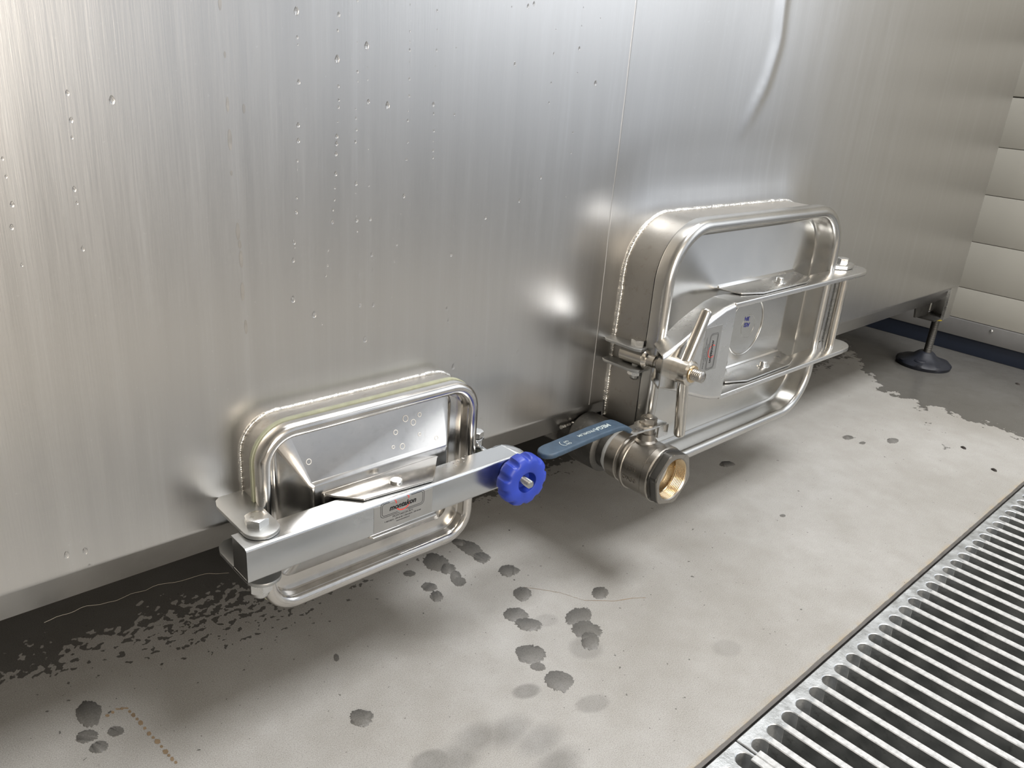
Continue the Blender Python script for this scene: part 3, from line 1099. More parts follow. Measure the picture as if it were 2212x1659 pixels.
# tapered head of the yoke: folded channel, loft of C-sections from the arms to the clamp
secs = []
for (x, zt2, zb2) in ((928, 366, 226.5), (905, 362.5, 231), (880, 354, 239), (850, 343.5, 250), (815, 331, 263), (786, 321, 272), (779, 319.5, 273.5)):
    r = 6.0
    P = [(x, -73.5, zt2)]
    for q in range(0, 7):
        a = math.radians(90 + 90 * q / 6)
        P.append((x, -110 + r + r * math.cos(a), zt2 - r + r * math.sin(a)))
    for q in range(0, 7):
        a = math.radians(180 + 90 * q / 6)
        P.append((x, -110 + r + r * math.cos(a), zb2 + r + r * math.sin(a)))
    P.append((x, -73.5, zb2))
    t_ = 3.0
    sk = max(0.0, (860 - x) / 81) * 27
    P += [(x, -73.5, zb2 + t_), (x, -110 + t_ + 2, zb2 + t_), (x, -110 + t_, zb2 + t_ + 2), (x, -110 + t_, zt2 - t_ - 2), (x, -110 + t_ + 2, zt2 - t_), (x, -73.5, zt2 - t_)]
    P = [(a + sk * max(0, (c + 110) / 36.5), c, e) for a, c, e in P]
    secs.append(P)
head = mesh('yoke_head', *loft(secs, True, True), 'yoke_steel', yoke, 32)
# sticker on the yoke head, reading downwards
stk2 = mesh('sticker', *box(863.5, 900.5, -110.3, -110.02, 279, 341), 'sticker_film', yoke)
FS = lambda x, z, y=-110.36: frame_m((x, y, z), (0, 0, -1), (1, 0, 0))
text_part('lettering', 'montakon', 7.7, 'print_black', FS(882.2, 306), stk2, 0.25, 0.30)
text_part('lettering', 'MONTAKON B.V.', 3.2, 'print_black', FS(872, 306), stk2)
text_part('lettering', 'T 0031(0)73 - 599 60 00  F 0031(0)73 - 599 60 60', 2.15, 'print_black', FS(868.4, 306), stk2, 0, 0.02)
text_part('lettering', 'www.montakon.nl', 2.15, 'print_black', FS(865.4, 306), stk2, .1, 0.02)
M2 = FS(885.2, 306)
mesh('logo_border', *join(logo_frame(0, 0, 25, 9.2, 4, M2, (0, 0), (0, 0)), logo_frame(0, 0, 23.4, 7.8, 3, M2, (0, 0), (0, 0))), 'print_black', stk2)
M2r = FS(885.2, 306, -110.32)
mesh('logo_arc', *join(strip2d(arc((0, .4), 8.6, 9.0, 150, 398, 30), 1.0, M2r)), 'print_red', stk2)
# pivot at the right
mesh('pivot_tube', *lathe((1283, -88, 234), (0, 0, 1), [(0, 7.8), (125, 7.8)], 32), 'stainless_rod', h2, 40)
for z0 in (366.6, 218.4):
    e = mesh('hinge_ear', *prism([(1262, -20), (1268, -76), (1282, -90), (1308, -88), (1321, -82), (1326, -66), (1302, -40), (1266, 1)], z0, z0 + 6, 'z'), 'yoke_steel', h2)
    bevel(e, 0.8, 2)
mesh('hinge_bolt', *join(hexhead((1306, -68, 372.6), (0, 0, 1), 9.5, 7.6), lathe((1306, -68, 212), (0, 0, 1), [(0, 5.5), (160, 5.5)], 20)), 'bolt_steel', h2, 30)
# left ears with bolt, eye bolt, T handle
for z0 in (305.5, 276.3):
    pl = [(818, 3), (829.5, -4), (830, -46), (822, -58), (806, -62), (797, -62), (792.5, -54), (792.5, -6), (797, 3)]
    e = mesh('clamp_ear', *prism(pl, z0, z0 + 4, 'z'), 'ear_steel', h2)
    bevel(e, 0.8, 2)
mesh('clamp_bolt', *join(hexhead((812, -45, 309.5), (0, 0, 1), 8.8, 7.4), lathe((812, -45, 272), (0, 0, 1), [(0, 5.5), (38, 5.5)], 18)), 'bolt_steel', h2, 30)
mesh('cap_nut', *capnut((812, -45, 276.3), (0, 0, -1), 8.6, 9), 'bolt_steel', h2, 30)
eb = Vector((812, -45, 293))
ee = Vector((812, -149, 297))
axe = (ee - eb).normalized()
mesh('eye_bolt', *join(rod(eb + Vector((0, 22, -1)), eb - Vector((0, 16, -.6)), 11.5, 32, False),
                       lathe(eb + axe * 14, axe, [(0, 11.5), (2, 13.2), (5, 11), (7, 8.4), (18, 8.4)], 32)), 'stainless_rod', h2, 35)
mesh('eye_bolt_thread', *threaded(eb + axe * 28, ee, 7.6, 2.6, 1.0, 32), 'thread_steel', h2, 50)
hb = eb + axe * 47
mesh('spacer_sleeve', *lathe(eb + axe * 40, axe, [(0, 12.2), (15, 12.2)], 32), 'thread_steel', h2, 40)
hb = eb + axe * 55
th_ = thing('tmp2', (0, 0, 0), '', '')
bpy.data.objects.remove(th_)
hub = mesh('t_handle', *join(lathe(hb, axe, [(0, 15), (0, 18), (3.0, 18), (3.0, 16.0), (4, 16), (31, 16), (33.5, 13.8), (33.5, 10), (30, 9.2)], 48)), 'stainless_rod', h2, 35)
mesh('bushing', *lathe(hb + axe * 29, axe, [(0, 11), (5.5, 11), (6.3, 10), (6.3, 7)], 36), 'brass', hub, 35)
hc = hb + axe * 20
mesh('handle_arm', *rod(hc + Vector((0, 0, 10)), Vector((842, -121, 374.5)), 7.4, 30), 'stainless_rod', hub, 40)
mesh('handle_arm', *rod(hc + Vector((2, 0, -10)), Vector((824, -121, 201.5)), 7.4, 30), 'stainless_rod', hub, 40)

# ================================================================== BALL VALVE
bv = thing('ball_valve', (0.787, -0.1, 0.162), 'nickel-plated ball valve with blue lever and open threaded mouth, left of the large hatch', 'valve')
VC = Vector((858, 0, 119))
VA = (0, -1, 0)
bprof = [(4, 30), (4, 36), (22, 37), (23, 35.5), (26, 35), (30, 37.5), (32, 38.8), (35.5, 39.2), (36.3, 41.2), (38.6, 41.2), (39.6, 39.6), (74, 39.6)]
mesh('body', *lathe(VC, VA, bprof, 64, True, False), 'nickel_plate', bv, 32)
mesh('collar', *lathe(VC, VA, [(73.5, 36), (73.5, 41), (75, 42), (84, 42), (86, 40.5), (86, 31)], 64, False, False), 'nickel_plate', bv, 32)


def vh(t, r, s, j):
    k = (t + .25 + math.pi / 6) % (math.pi / 3) - math.pi / 6
    rh = 36.0 / math.cos(k)
    if j in (0, 1):
        return min(rh + 2.5, 41.0), s
    if j == 2:
        return min(rh, 40.8), s
    if j == 3:
        return min(rh, 40.8), s + 0
    if j == 4:
        return min(rh, 38.4), s
    return r, s


mesh('hex_end', *lathe(VC, VA, [(85, 41), (88, 41), (88.5, 40), (99, 40), (101, 38), (101, 31.4), (101, 31.4)], 96, False, False, vh), 'nickel_dark', bv, 28)
ring = [(99.2, 35.6), (101.3, 35.6), (101.6, 34.6), (101.6, 31.6), (100.4, 30.2)]


def rimmod(t, r, s, j):
    k = (t + .25 + math.pi / 6) % (math.pi / 3) - math.pi / 6
    rh = 36.0 / math.cos(k)
    if j in (0, 1):
        return min(rh + .25, 39.6), s
    if j == 2:
        return min(rh - .8, 38.6), s
    return r, s


mesh('mouth_ring', *lathe(VC, VA, ring, 96, False, False, rimmod), 'nickel_plate', bv, 30)
tp_ = []
s = 100.4
while s > 82:
    tp_ += [(s, 30.2), (s - 1.1, 28.9)]
    s -= 2.31
tp_ += [(79, 28.4), (70, 28.2), (69.5, 26), (50, 25.5)]
mesh('thread', *lathe(VC, VA, tp_, 72, False, True), 'brass', bv, 50)
mesh('ball', *lathe(VC, VA, [(50.2, 25.4)] + [(60.0 + 7.0 * math.sin(q / 6 * math.pi / 2), max(.2, 25.3 * math.cos(q / 6 * math.pi / 2))) for q in range(7)], 48), 'chrome_ball', bv, 60)
mesh('seat_ring', *lathe(VC, VA, [(68, 28.1), (70.6, 28.1), (70.9, 26.0), (69, 25.4)], 60, False, False), 'seal_tape', bv, 40)
mesh('seal_tape', *lathe(VC, VA, [(-6, 30.4), (-4, 33), (0, 34.5), (4, 35.2), (6, 34.8), (6, 30.4)], 60, True, True,
                         lambda t, r, s, j: (r + .9 * noise.noise(Vector((math.cos(t) * 3, math.sin(t) * 3, s))), s + 1.2 * noise.noise(Vector((math.cos(t) * 2, math.sin(t) * 2, 7))))), 'seal_tape', bv, 50)
# embossed size marks bent round the body


def bendf(z0, y0):
    def f(co):
        R = 39.9 + co.z
        a = math.radians(180 - z0) - co.y / 39.6
        # angle measured from +x through +z ; pi = -x side
        return Vector((VC.x + R * math.cos(a), y0 - co.x, VC.z + R * math.sin(a)))
    return f


text_part('embossed_mark', 'MS58', 9.4, 'nickel_plate', None, bv, 0, .04, 'LEFT', 1.0, .7, bendf(8, -42))
text_part('embossed_mark', 'DN50', 9.4, 'nickel_plate', None, bv, 0, .04, 'LEFT', 1.0, .7, bendf(-16, -42))
for o in bv.children:
    if o.name.startswith('embossed_mark'):
        for v_ in o.data.vertices:
            pass
# stem, packing nut, lever
SC = Vector((858, -46, 0))
mesh('stem', *lathe((858, -46, 150), (0, 0, 1), [(0, 17), (8, 16.5), (11, 13.5), (20, 13), (21, 11), (30, 11), (30, 7), (38, 7)], 40), 'nickel_plate', bv, 35)
lever = mesh('lever', *prism([(884, -59), (884, -33), (878, -31), (846, -31), (838, -36), (820, -36), (820, -57), (838, -58), (846, -60), (878, -61)], 180.5, 183.5, 'z'), 'bolt_steel', bv)
bevel(lever, 0.6, 2)
mesh('stop_tab', *join(box(862, 884, -62.5, -59.5, 166, 182.5)), 'bolt_steel', lever)
mesh('lever_nut', *join(lathe((858, -46, 183.5), (0, 0, 1), [(0, 13), (1.2, 13)], 36), hexhead((858, -46, 184.7), (0, 0, 1), 10.5, 9), lathe((858, -46, 193.4), (0, 0, 1), [(0, 7), (1.4, 6.6)], 24)), 'nickel_plate', lever, 30)
# lever strip rising from the stem to the grip
pth = [(822, 182), (812, 184.5), (803, 190), (795, 196), (786, 200), (775, 201.5), (740, 201.5), (700, 200), (660, 198.5), (640, 197.5)]


def ribbon(pth, y0s, y1s, th_):
    V, F = [], []
    k = len(pth)
    for i, (x, z) in enumerate(pth):
        a, c = pth[max(i - 1, 0)], pth[min(i + 1, k - 1)]
        t = Vector((c[0] - a[0], c[1] - a[1])).normalized()
        nn = (-t.y, t.x)
        if nn[1] < 0:
            nn = (t.y, -t.x)
        for (yy) in (y0s[i], y1s[i]):
            V.append((x + nn[0] * th_ / 2, yy, z + nn[1] * th_ / 2))
            V.append((x - nn[0] * th_ / 2, yy, z - nn[1] * th_ / 2))
    for i in range(k - 1):
        A, B = 4 * i, 4 * (i + 1)
        F += [(A, A + 2, B + 2, B), (A + 1, B + 1, B + 3, A + 3), (A, B, B + 1, A + 1), (A + 2, A + 3, B + 3, B + 2)]
    F += [(0, 1, 3, 2), (4 * k - 4, 4 * k - 2, 4 * k - 1, 4 * k - 3)]
    return V, F


o = mesh('lever_strip', *ribbon(pth[:5], [-57] * 5, [-36] * 5, 3), 'bolt_steel', lever)
# vinyl grip: rounded tip in plan
gp = pth[2:]
ext = [(x, z) for x, z in gp[:-1]] + [(664, 198.3), (654, 197.9), (648, 197.7), (643, 197.4), (640, 197.2)]
ext.sort(key=lambda p: -p[0])
y0s, y1s = [], []
for (x, z) in ext:
    hwid = 13.5
    if x < 655:
        q = (655 - x) / 15.5
        hwid = 13.5 * math.sqrt(max(0.02, 1 - q * q))
    yc = -47 - (803 - x) * 0.012
    y0s.append(yc - hwid)
    y1s.append(yc + hwid)
grip = mesh('grip', *ribbon(ext, y0s, y1s, 7.4), 'vinyl_blue', lever)
bevel(grip, 2.2, 3, 50)
FG = lambda x, y, z: frame_m((x, y, z), (-1, 0, -.02), (0.012, -1, 0))
text_part('lettering', 'MEGA', 10.5, 'print_grey', FG(754, -44.5, 205.45), grip, 0, .28)
text_part('lettering', 'PREMIUM', 7.6, 'print_grey', FG(723, -45.5, 204.9), grip, 0, .02)
text_part('lettering', 'ON', 5.6, 'print_grey', FG(684.5, -52.2, 203.4), grip, 0, .05)
text_part('lettering', 'OFF', 5.0, 'print_grey', FG(685, -46.5, 203.4), grip, 0, .03)
MG = FG(680, -50.2, 203.25)
mesh('arrow_mark', *strip2d(arc((0, 0), 5.4, 6.4, -75, 75, 12), .8, MG), 'print_grey', grip)

# real size and place of the valve: 92 mm long, just left of the large hatch
VS = 0.917
VO = Vector((786.8, -54.0, 161.9))
for o in [x for x in bpy.data.objects if x.type == 'MESH']:
    q = o
    while q is not None and q != bv:
        q = q.parent
    if q == bv:
        for v_ in o.data.vertices:
            v_.co = (VO + (v_.co * 1000 - VC) * VS) * .001

# ================================================================== GRATING
PITCH = 30.35
X0 = 638.0


def grating(xa, nslot, label):
    """section starting at xa with nslot slots"""
    g = thing('drain_grating', (xa / 1000, -0.6, -0.015), label, 'drain grating', 'floor drain gratings')
    L = nslot * PITCH
    for side in (0, 1):
        pl = []
        if side == 0:
            y0, yt, sg = -368.5, -379.5, -1
        else:
            y0, yt, sg = -875.5, -864.5, 1
        pl = [(xa + .8, y0), (xa + L - .8, y0)]
        for k in range(nslot - 1, -1, -1):
            c = xa + (k + .5) * PITCH
            hwid = 10.3
            if k == nslot - 1:
                pl.append((xa + L - .8, yt + sg * 14))
            pl.append((c + hwid, yt + sg * 14))
            for q in range(0, 7):
                a = math.radians(180 * q / 6)
                pl.append((c + hwid * math.cos(a) * (1 if q not in (2, 3, 4) else .9), yt + sg * (8.5 - 8.5 * math.sin(a))))
            pl.append((c - hwid, yt + sg * 14))
        pl.append((xa + .8, yt + sg * 14))
        r = mesh('edge_rail', *prism(pl, -30, -.6, 'z'), 'galvanised', g)
        bevel(r, 0.9, 1, 30)
    # bars
    y1, y0 = -392.5, -851.5
    prof = [(-4.8, -1.6), (-3.9, -.6), (3.9, -.6), (4.8, -1.6), (3.4, -32), (-3.4, -32)]
    V, F = [], []
    ny = 24
    for j in range(ny + 1):
        y = y1 + (y0 - y1) * j / ny
        for (a, z) in prof:
            V.append((a, y, z))
    for j in range(ny):
        for i in range(6):
            F.append((j * 6 + i, j * 6 + (i + 1) % 6, (j + 1) * 6 + (i + 1) % 6, (j + 1) * 6 + i))
    F += [tuple(range(6)), tuple(range(ny * 6, ny * 6 + 6))]
    me0 = None
    for k in range(nslot + 1):
        x = xa + k * PITCH
        if k == 0:
            x += 4.9
        if k == nslot:
            x -= 4.9
        if me0 is None:
            b0 = mesh('bar', V, F, 'galvanised_bar', None, 30)
            me0 = b0.data
            me0.materials.append(MATS['galvanised_side_shaded'])
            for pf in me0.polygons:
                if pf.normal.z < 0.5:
                    pf.material_index = 1  # sides and ends take the zinc with painted shade
            o = b0
        else:
            o = bpy.data.objects.new('bar', me0)
            sc.collection.objects.link(o)
        o.location = (x / 1000, 0, 0)
        hang(o, g)
    return g


grating(X0, 33, 'galvanised steel grating section set in the floor drain, right of the joint')
grating(X0 - 33 * PITCH, 33, 'galvanised steel grating section set in the floor drain, near corner, left of the joint')
grating(X0 + 33 * PITCH, 22, 'galvanised steel grating section set in the floor drain, at the cream wall')

# ================================================================== WET SPOTS on the floor
NS = 0


def blob(px, py, rx, ry, ang=0.0, seed=1, spiky=.17, lobes=()):
    k = 64
    V = []
    ca, sa = math.cos(ang), math.sin(ang)
    for i in range(k):
        t = 2 * math.pi * i / k
        q = 1 + .16 * noise.noise(Vector((math.cos(t) * 1.3, math.sin(t) * 1.3, seed * 3.1))) + spiky * noise.noise(Vector((math.cos(t) * 7, math.sin(t) * 7, seed * 1.7)))
        q += .11 * noise.noise(Vector((math.cos(t) * 18, math.sin(t) * 18, seed)))
        u, v = rx * q * math.cos(t), ry * q * math.sin(t)
        p = at(px + u * ca - v * sa, py + u * sa + v * ca, 'z', 0.0)
        V.append((p.x * 1000, p.y * 1000, 0.0))
    top = [(x, y, 0.28) for x, y, z in V]
    c = Vector((sum(v[0] for v in V) / k, sum(v[1] for v in V) / k, 0))
    inner = [(c.x + (x - c.x) * .96, c.y + (y - c.y) * .96, 0.4) for x, y, z in V]
    return V, top, inner, k


def spot(blobs, label, seed):
    parts = []
    for i, bdef in enumerate(blobs):
        V, top, inner, k = blob(*bdef[:4], ang=bdef[4] if len(bdef) > 4 else 0, seed=seed + i * .37)
        dz = i * .03
        V = [(x, y, 0.02) for x, y, z in V]
        inner = [(x, y, z + dz) for x, y, z in inner]
        F = [(j, (j + 1) % k, k + (j + 1) % k, k + j) for j in range(k)] + [tuple(range(k, 2 * k))]
        parts.append((V + inner, F))
    o = mesh('wet_spot', *join(*parts), 'wet_concrete', None, 50)
    tag(o, label, 'wet spot', 'dark wet spots on the concrete floor')
    return o


spot([(1015, 1185, 34, 14, .45), (1040, 1204, 18, 12, .2), (992, 1172, 16, 7, .2)], 'long dark wet spot on concrete just below the small hatch\'s right corner', 1)
spot([(942, 1215, 30, 17, .2), (968, 1229, 16, 12), (984, 1246, 12, 13), (993, 1257, 14, 10)], 'dark branching wet spot on concrete just under the lower rim of the small hatch', 2)
spot([(927, 1268, 17, 10, .1), (943, 1288, 14, 12)], 'two merged dark wet drops left of the pale crack, below the branching spot', 3)
spot([(885, 1239, 13, 7)], 'small dark wet drop close under the middle of the small hatch rim', 4)
spot([(1099, 1233, 22, 13)], 'spiky round wet spot on concrete under the blue knob', 5)
spot([(1128, 1283, 20, 15)], 'wet spot at the left end of the fine floor crack', 6)
spot([(1296, 1281, 19, 13)], 'round wet spot on concrete below the ball valve, right of the others', 7)
spot([(1114, 1328, 27, 15, .15), (1142, 1349, 29, 14, .15)], 'two overlapping wet drops below the crack, left of the tall patch', 8)
spot([(1250, 1332, 29, 19, -.3), (1268, 1362, 32, 20, .2), (1275, 1384, 20, 20)], 'tall irregular wet patch on concrete, right of two overlapping drops', 9)
spot([(1146, 1414, 34, 21, .1), (1162, 1441, 16, 9, .1)], 'large rounded wet spot in the middle of the open floor', 10)
spot([(1208, 1471, 31, 23, .2)], 'angular wet spot touching the large rounded one, near the frame\'s lower middle', 11)
spot([(780, 1551, 25, 19)], 'single round wet spot alone on pale concrete below the small hatch', 12)
spot([(191, 1541, 28, 28)], 'largest wet spot of the cluster at the lower left', 13)
spot([(188, 1591, 24, 14, -.2)], 'middle wet spot of the lower-left cluster, under the largest', 14)
spot([(250, 1580, 18, 11, -.2)], 'oval wet spot right of the lower-left cluster beside the rust trail', 15)
spot([(214, 1614, 21, 13, -.3)], 'lowest wet spot of the lower-left cluster', 16)
spot([(1571, 1003, 16, 6.5)], 'small oval wet spot on concrete right of the large hatch\'s lower rim', 17)
spot([(1832, 945, 12, 5)], 'dark oval wet drop on the far floor, nearest the yoke', 18)
spot([(1863, 957, 7, 3)], 'tiny oval wet drop right of the dark far one', 19)
spot([(1928, 952, 13, 6)], 'pale-edged oval wet drop on the far floor below the puddle', 20)
spot([(727, 1421, 6, 8)], 'small teardrop-shaped wet mark on open concrete left of the centre', 21)
spot([(1691, 1114, 6, 3)], 'faint tiny wet mark between the valve and the drain grating', 22)

cr = [at(*p, 'z', 0.0002) * 1000 for p in ((1130, 1268), (1160, 1272), (1210, 1280), (1240, 1290), (1262, 1297), (1330, 1298), (1365, 1292), (1400, 1291))]
cq = []
for a, bb in zip(cr, cr[1:]):
    cq += [a.lerp(bb, q / 6) + Vector((noise.noise(a.lerp(bb, q / 6) * .3) * .8, 0, 0)) for q in range(6)]
CV, CF = [], []
for i, p in enumerate(cq):
    wdt = .45 + .3 * noise.noise(p * .5)
    CV += [(p.x, p.y - wdt, .15), (p.x, p.y + wdt, .15)]
CF = [(2 * i, 2 * i + 1, 2 * i + 3, 2 * i + 2) for i in range(len(cq) - 1)]
o = mesh('crack', CV, CF, 'rust', fl)
# rust trail at lower left and specks
parts = []
tr = [(232, 1546, 6, 4), (255, 1532, 8, 2.2), (272, 1530, 8, 2.2), (288, 1545, 6, 6), (304, 1562, 7, 7), (322, 1585, 6, 6), (340, 1602, 9, 7), (358, 1624, 8, 7), (372, 1640, 5, 6), (388, 1654, 6, 6)]
tr2 = []
for a, bb in zip(tr, tr[1:]):
    for q in range(2):
        k = q / 2
        tr2.append((a[0] + (bb[0] - a[0]) * k, a[1] + (bb[1] - a[1]) * k, (3.6 if q else a[2] * .8), (3.2 if q else a[3] * .8)))
for i, t in enumerate(tr2):
    V, top, inner, k = blob(*t, seed=40 + i, spiky=.3)
    parts.append(([(x, y, .25) for x, y, z in inner], [tuple(range(k))]))
o = mesh('rust_trail', *join(*parts), 'rust')
tag(o, 'thin brown rusty trail curving to the lower frame edge on the concrete', 'stain', None, 'stuff')
for (px, py, rx, ry, lab) in ((2147, 1016, 8, 4, 'dark crumb of dirt on the floor near the grating\'s far end'),
                              (2081, 968, 5, 2.2, 'black crumb of dirt on the floor below the puddle edge'),
                              (2198, 830, 5, 2.2, 'black crumb of dirt on the wet floor at the right frame edge')):
    c = at(px, py, 'z', 0) * 1000
    V, F = lathe((c.x, c.y, 0), (0, 0, 1), [(0, 5), (2, 4.2), (3.2, 2)], 9, True, True, lambda t, r, s, j: (r * (1 + .3 * math.sin(2 * t + 1)), s))
    o = mesh('dirt_crumb', V, F, 'dirt', None, 60)
    tag(o, lab, 'dirt crumb')

# ================================================================== WATER DROPS on the tank


def drop_mesh(w_, h_):
    V, F = [], []
    nu, nv = 10, 5
    for j in range(nv + 1):
        ph = j / nv * math.pi / 2
        for i in range(nu):
            t = 2 * math.pi * i / nu
            rx = w_ * math.cos(ph)
            rz = h_ * math.cos(ph)
            z = rz * math.sin(t)
            x_ = rx * math.cos(t) * (1 - .35 * max(0, math.sin(t)))
            V.append((x_, -w_ * .62 * math.sin(ph) * (1 - .25 * max(0, math.sin(t))), z - h_ * .12 * math.sin(ph)))
    for j in range(nv):
        for i in range(nu):
            F.append((j * nu + i, j * nu + (i + 1) % nu, (j + 1) * nu + (i + 1) % nu, (j + 1) * nu + i))
    F.append(tuple(range(nu - 1, -1, -1)))
    return V, F


DM = {}
for key, (w_, h_) in {'L': (2.2, 3.5), 'M': (1.45, 2.4), 'S': (.95, 1.6), 'T': (.6, 1.0)}.items():
    tmp = mesh('water_drop', *drop_mesh(w_, h_), 'water', None, 80)
    DM[key] = tmp.data
    bpy.data.objects.remove(tmp)


ORD = ['first', 'second', 'third', 'fourth', 'fifth', 'sixth', 'seventh', 'eighth', 'ninth', 'tenth', 'eleventh', 'twelfth', 'thirteenth',
       'fourteenth', 'fifteenth', 'sixteenth', 'seventeenth', 'eighteenth', 'nineteenth', 'twentieth', 'twenty-first', 'twenty-second', 'twenty-third', 'twenty-fourth', 'twenty-fifth']
SIZE = {'L': 'large', 'M': 'medium', 'S': 'small', 'T': 'tiny'}


def drops(pts, label, group):
    many = len(pts) > 1
    base = label
    pts = sorted(pts, key=lambda p: p[1])
    for n_, (px, py, k) in enumerate(pts):
        label = base
        if many:
            label = '%s water drop, %s from the top, %s' % (SIZE[k], ORD[n_], base)
        p = at(px, py, 'y', 0.0)
        x_, z_ = p.x * 1000, p.z * 1000
        y_ = -bulge(x_, z_) * max(0, min(1, (z_ - 222) / 60))
        p = at(px, py, 'y', y_ / 1000)
        o = bpy.data.objects.new('water_drop', DM[k])
        o.location = (p.x, y_ / 1000 + .0001, p.z)
        sc.collection.objects.link(o)
        tag(o, label, 'water drop', group)


Z = 2.212


def zz(L):
    return [(a / Z, b / Z, k) for a, b, k in L]


drops([(242, 216, 'L')], 'large water drop on the tank, upper left, right of the sparse left column', 'water drops on the tank')
drops(zz([(322, 444, 'M'), (340, 574, 'M'), (344, 657, 'S'), (355, 903, 'M'), (368, 969, 'S'), (396, 1188, 'M')]), 'in the sparse column at the upper left', 'left column of drops')
drops(zz([(12, 757, 'S'), (29, 843, 'S'), (58, 976, 'M'), (56, 1085, 'M'), (104, 1266, 'S')]), 'along the left frame edge', 'left-edge drops')
drops([(144, 1198, 'L'), (184, 1190, 'L'), (193, 1221, 'S'), (146, 1095, 'T')], 'low on the tank at lower left', 'low left drops')
drops(zz([(1416, 51, 'L')]), 'large water drop at the top of the tank, left of centre', 'water drops on the tank')
drops(zz([(1420, 178, 'S'), (1423, 213, 'T'), (1427, 391, 'M'), (1425, 597, 'M'), (1425, 672, 'M'), (1420, 768, 'S'), (1419, 810, 'T'), (1417, 946, 'S'), (1416, 1012, 'M'), (1405, 1158, 'M'), (1408, 1182, 'T'), (1401, 1243, 'M'), (1400, 1430, 'L')]), 'in the first long trail from the left', 'first drop trail')
drops(zz([(1501, 1503, 'L')]), 'large water drop just right of the first trail\'s foot', 'water drops on the tank')
drops(zz([(1618, 69, 'M'), (1613, 146, 'S'), (1611, 281, 'L'), (1617, 412, 'S'), (1619, 478, 'S'), (1617, 512, 'S'), (1613, 582, 'T'), (1609, 651, 'M'), (1608, 686, 'M'), (1605, 735, 'M'), (1604, 830, 'M'), (1600, 897, 'S'), (1598, 954, 'S'), (1591, 1002, 'S'), (1588, 1060, 'M'), (1576, 1142, 'T'), (1568, 1194, 'S'), (1564, 1268, 'S'), (1556, 1316, 'S'), (1549, 1371, 'T'), (1537, 1548, 'S')]), 'in the second long trail, the densest', 'second drop trail')
drops(zz([(1707, 3, 'S'), (1708, 202, 'T'), (1708, 342, 'S'), (1709, 388, 'T'), (1700, 520, 'T'), (1701, 565, 'S'), (1703, 620, 'S'), (1698, 678, 'S'), (1701, 877, 'M'), (1699, 922, 'T'), (1703, 1030, 'T'), (1705, 1051, 'M'), (1706, 1103, 'S'), (1717, 1248, 'T'), (1715, 1310, 'S'), (1719, 1422, 'T'), (1720, 1457, 'M')]), 'in the third long trail from left', 'third drop trail')
drops(zz([(1752, 217, 'L'), (1757, 322, 'T'), (1757, 380, 'T'), (1760, 486, 'M'), (1760, 538, 'T'), (1761, 632, 'T'), (1759, 712, 'T'), (1763, 885, 'S'), (1768, 968, 'T'), (1769, 1046, 'M'), (1775, 1120, 'T'), (1776, 1216, 'M'), (1779, 1245, 'T'), (1780, 1290, 'S'), (1784, 1456, 'M'), (1793, 1517, 'T')]), 'in the fourth long trail from left', 'fourth drop trail')
drops(zz([(1852, 502, 'L')]), 'tall water drop alone between the fourth and fifth trails', 'water drops on the tank')
drops(zz([(1744, 1621, 'L')]), 'large water drop above the right part of the small hatch', 'water drops on the tank')
drops(zz([(1960, 22, 'T'), (1959, 150, 'T'), (1959, 200, 'T'), (1958, 239, 'S'), (1957, 298, 'T'), (1956, 377, 'S'), (1955, 459, 'S'), (1950, 530, 'T'), (1948, 576, 'S'), (1949, 679, 'S'), (1942, 762, 'S'), (1930, 936, 'M'), (1915, 1020, 'T'), (1909, 1095, 'T'), (1896, 1168, 'S'), (1883, 1249, 'S'), (1878, 1381, 'T')]), 'in the slanting fifth trail from left', 'fifth drop trail')
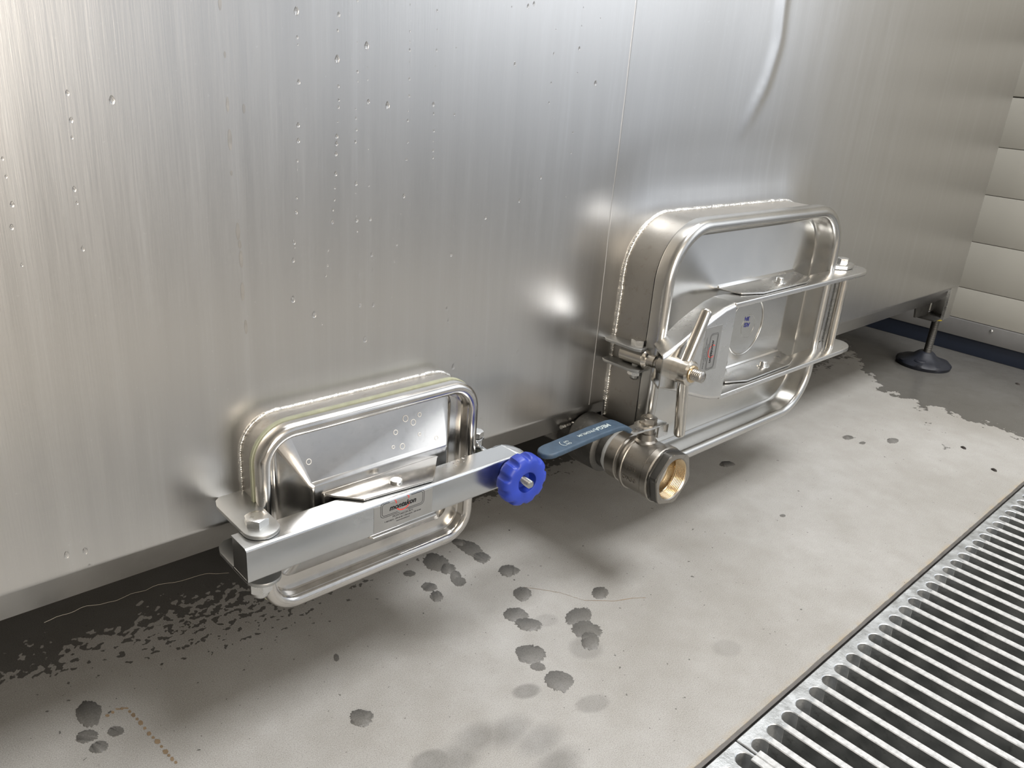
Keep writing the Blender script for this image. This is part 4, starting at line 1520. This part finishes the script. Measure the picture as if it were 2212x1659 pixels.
drops(zz([(2089, 50, 'S'), (2089, 143, 'T'), (2086, 240, 'S'), (2081, 316, 'T'), (2079, 391, 'T'), (2071, 498, 'M'), (2072, 543, 'S'), (2073, 625, 'S'), (2071, 674, 'T'), (2069, 720, 'S'), (2069, 753, 'S'), (2069, 803, 'T'), (2067, 851, 'T'), (2180, 229, 'T'), (2172, 547, 'S'), (2172, 783, 'T'), (2171, 898, 'T'), (2166, 1034, 'T'), (2167, 1078, 'T'), (2156, 1216, 'M'), (2136, 1474, 'M'), (2142, 1532, 'M'), (2147, 1582, 'T')]), 'in the twin trails near the middle', 'middle drop trails')
Z2 = 1.843
drops([(950 + a / Z2, b / Z2, k) for a, b, k in [(352, 24, 'M'), (375, 14, 'M'), (556, 193, 'M'), (299, 255, 'M'), (454, 213, 'S'), (462, 118, 'T'), (444, 330, 'S'), (435, 409, 'S'), (530, 527, 'S'), (523, 609, 'S'), (517, 658, 'T'), (402, 707, 'M'), (502, 784, 'S'), (316, 799, 'M'), (182, 866, 'M'), (704, 592, 'S'), (479, 930, 'T'), (454, 1082, 'T'), (335, 1042, 'T'), (287, 27, 'T'), (572, 30, 'T'), (565, 103, 'T'), (640, 73, 'T'), (548, 290, 'T')]], 'scattered right of the trails, upper sheet', 'scattered drops between hatches')
drops([(950 + 620 / Z2, 331 / Z2, 'L')], 'large water drop left of the tank\'s vertical seam, near the top', 'water drops on the tank')
drops([(950 + a / Z2, b / Z2, k) for a, b, k in [(297, 1112, 'M'), (310, 1401, 'M'), (311, 1417, 'S'), (278, 1441, 'S'), (145, 1417, 'M'), (54, 1459, 'L'), (320, 1234, 'T'), (272, 1601, 'M'), (140, 1545, 'T'), (24, 1487, 'S')]] + [(1016, 915, 'M'), (1040, 903, 'M')], 'low on sheet between the hatches', 'low drops between hatches')
# rows of beads standing on the small hatch's parts

lst = [(1000, 990, 'M'), (990, 996, 'S'), (979, 1001, 'S'), (1006, 985, 'S'), (996, 1003, 'T'), (985, 1006, 'S'), (1002, 997, 'T'), (972, 998, 'T')]
for n_, (px, py, k) in enumerate(lst):
    p = at(px, py, 'z', .2385)
    o = bpy.data.objects.new('water_drop', DM[k])
    o.location = p
    o.rotation_euler = (-math.pi / 2, 0, n_ * 1.1)
    sc.collection.objects.link(o)
    tag(o, '%s water bead on the clamp bar, %s of the cluster counted from the blue knob' % (SIZE[k], ORD[n_]), 'water drop', 'water beads on the clamp bar')
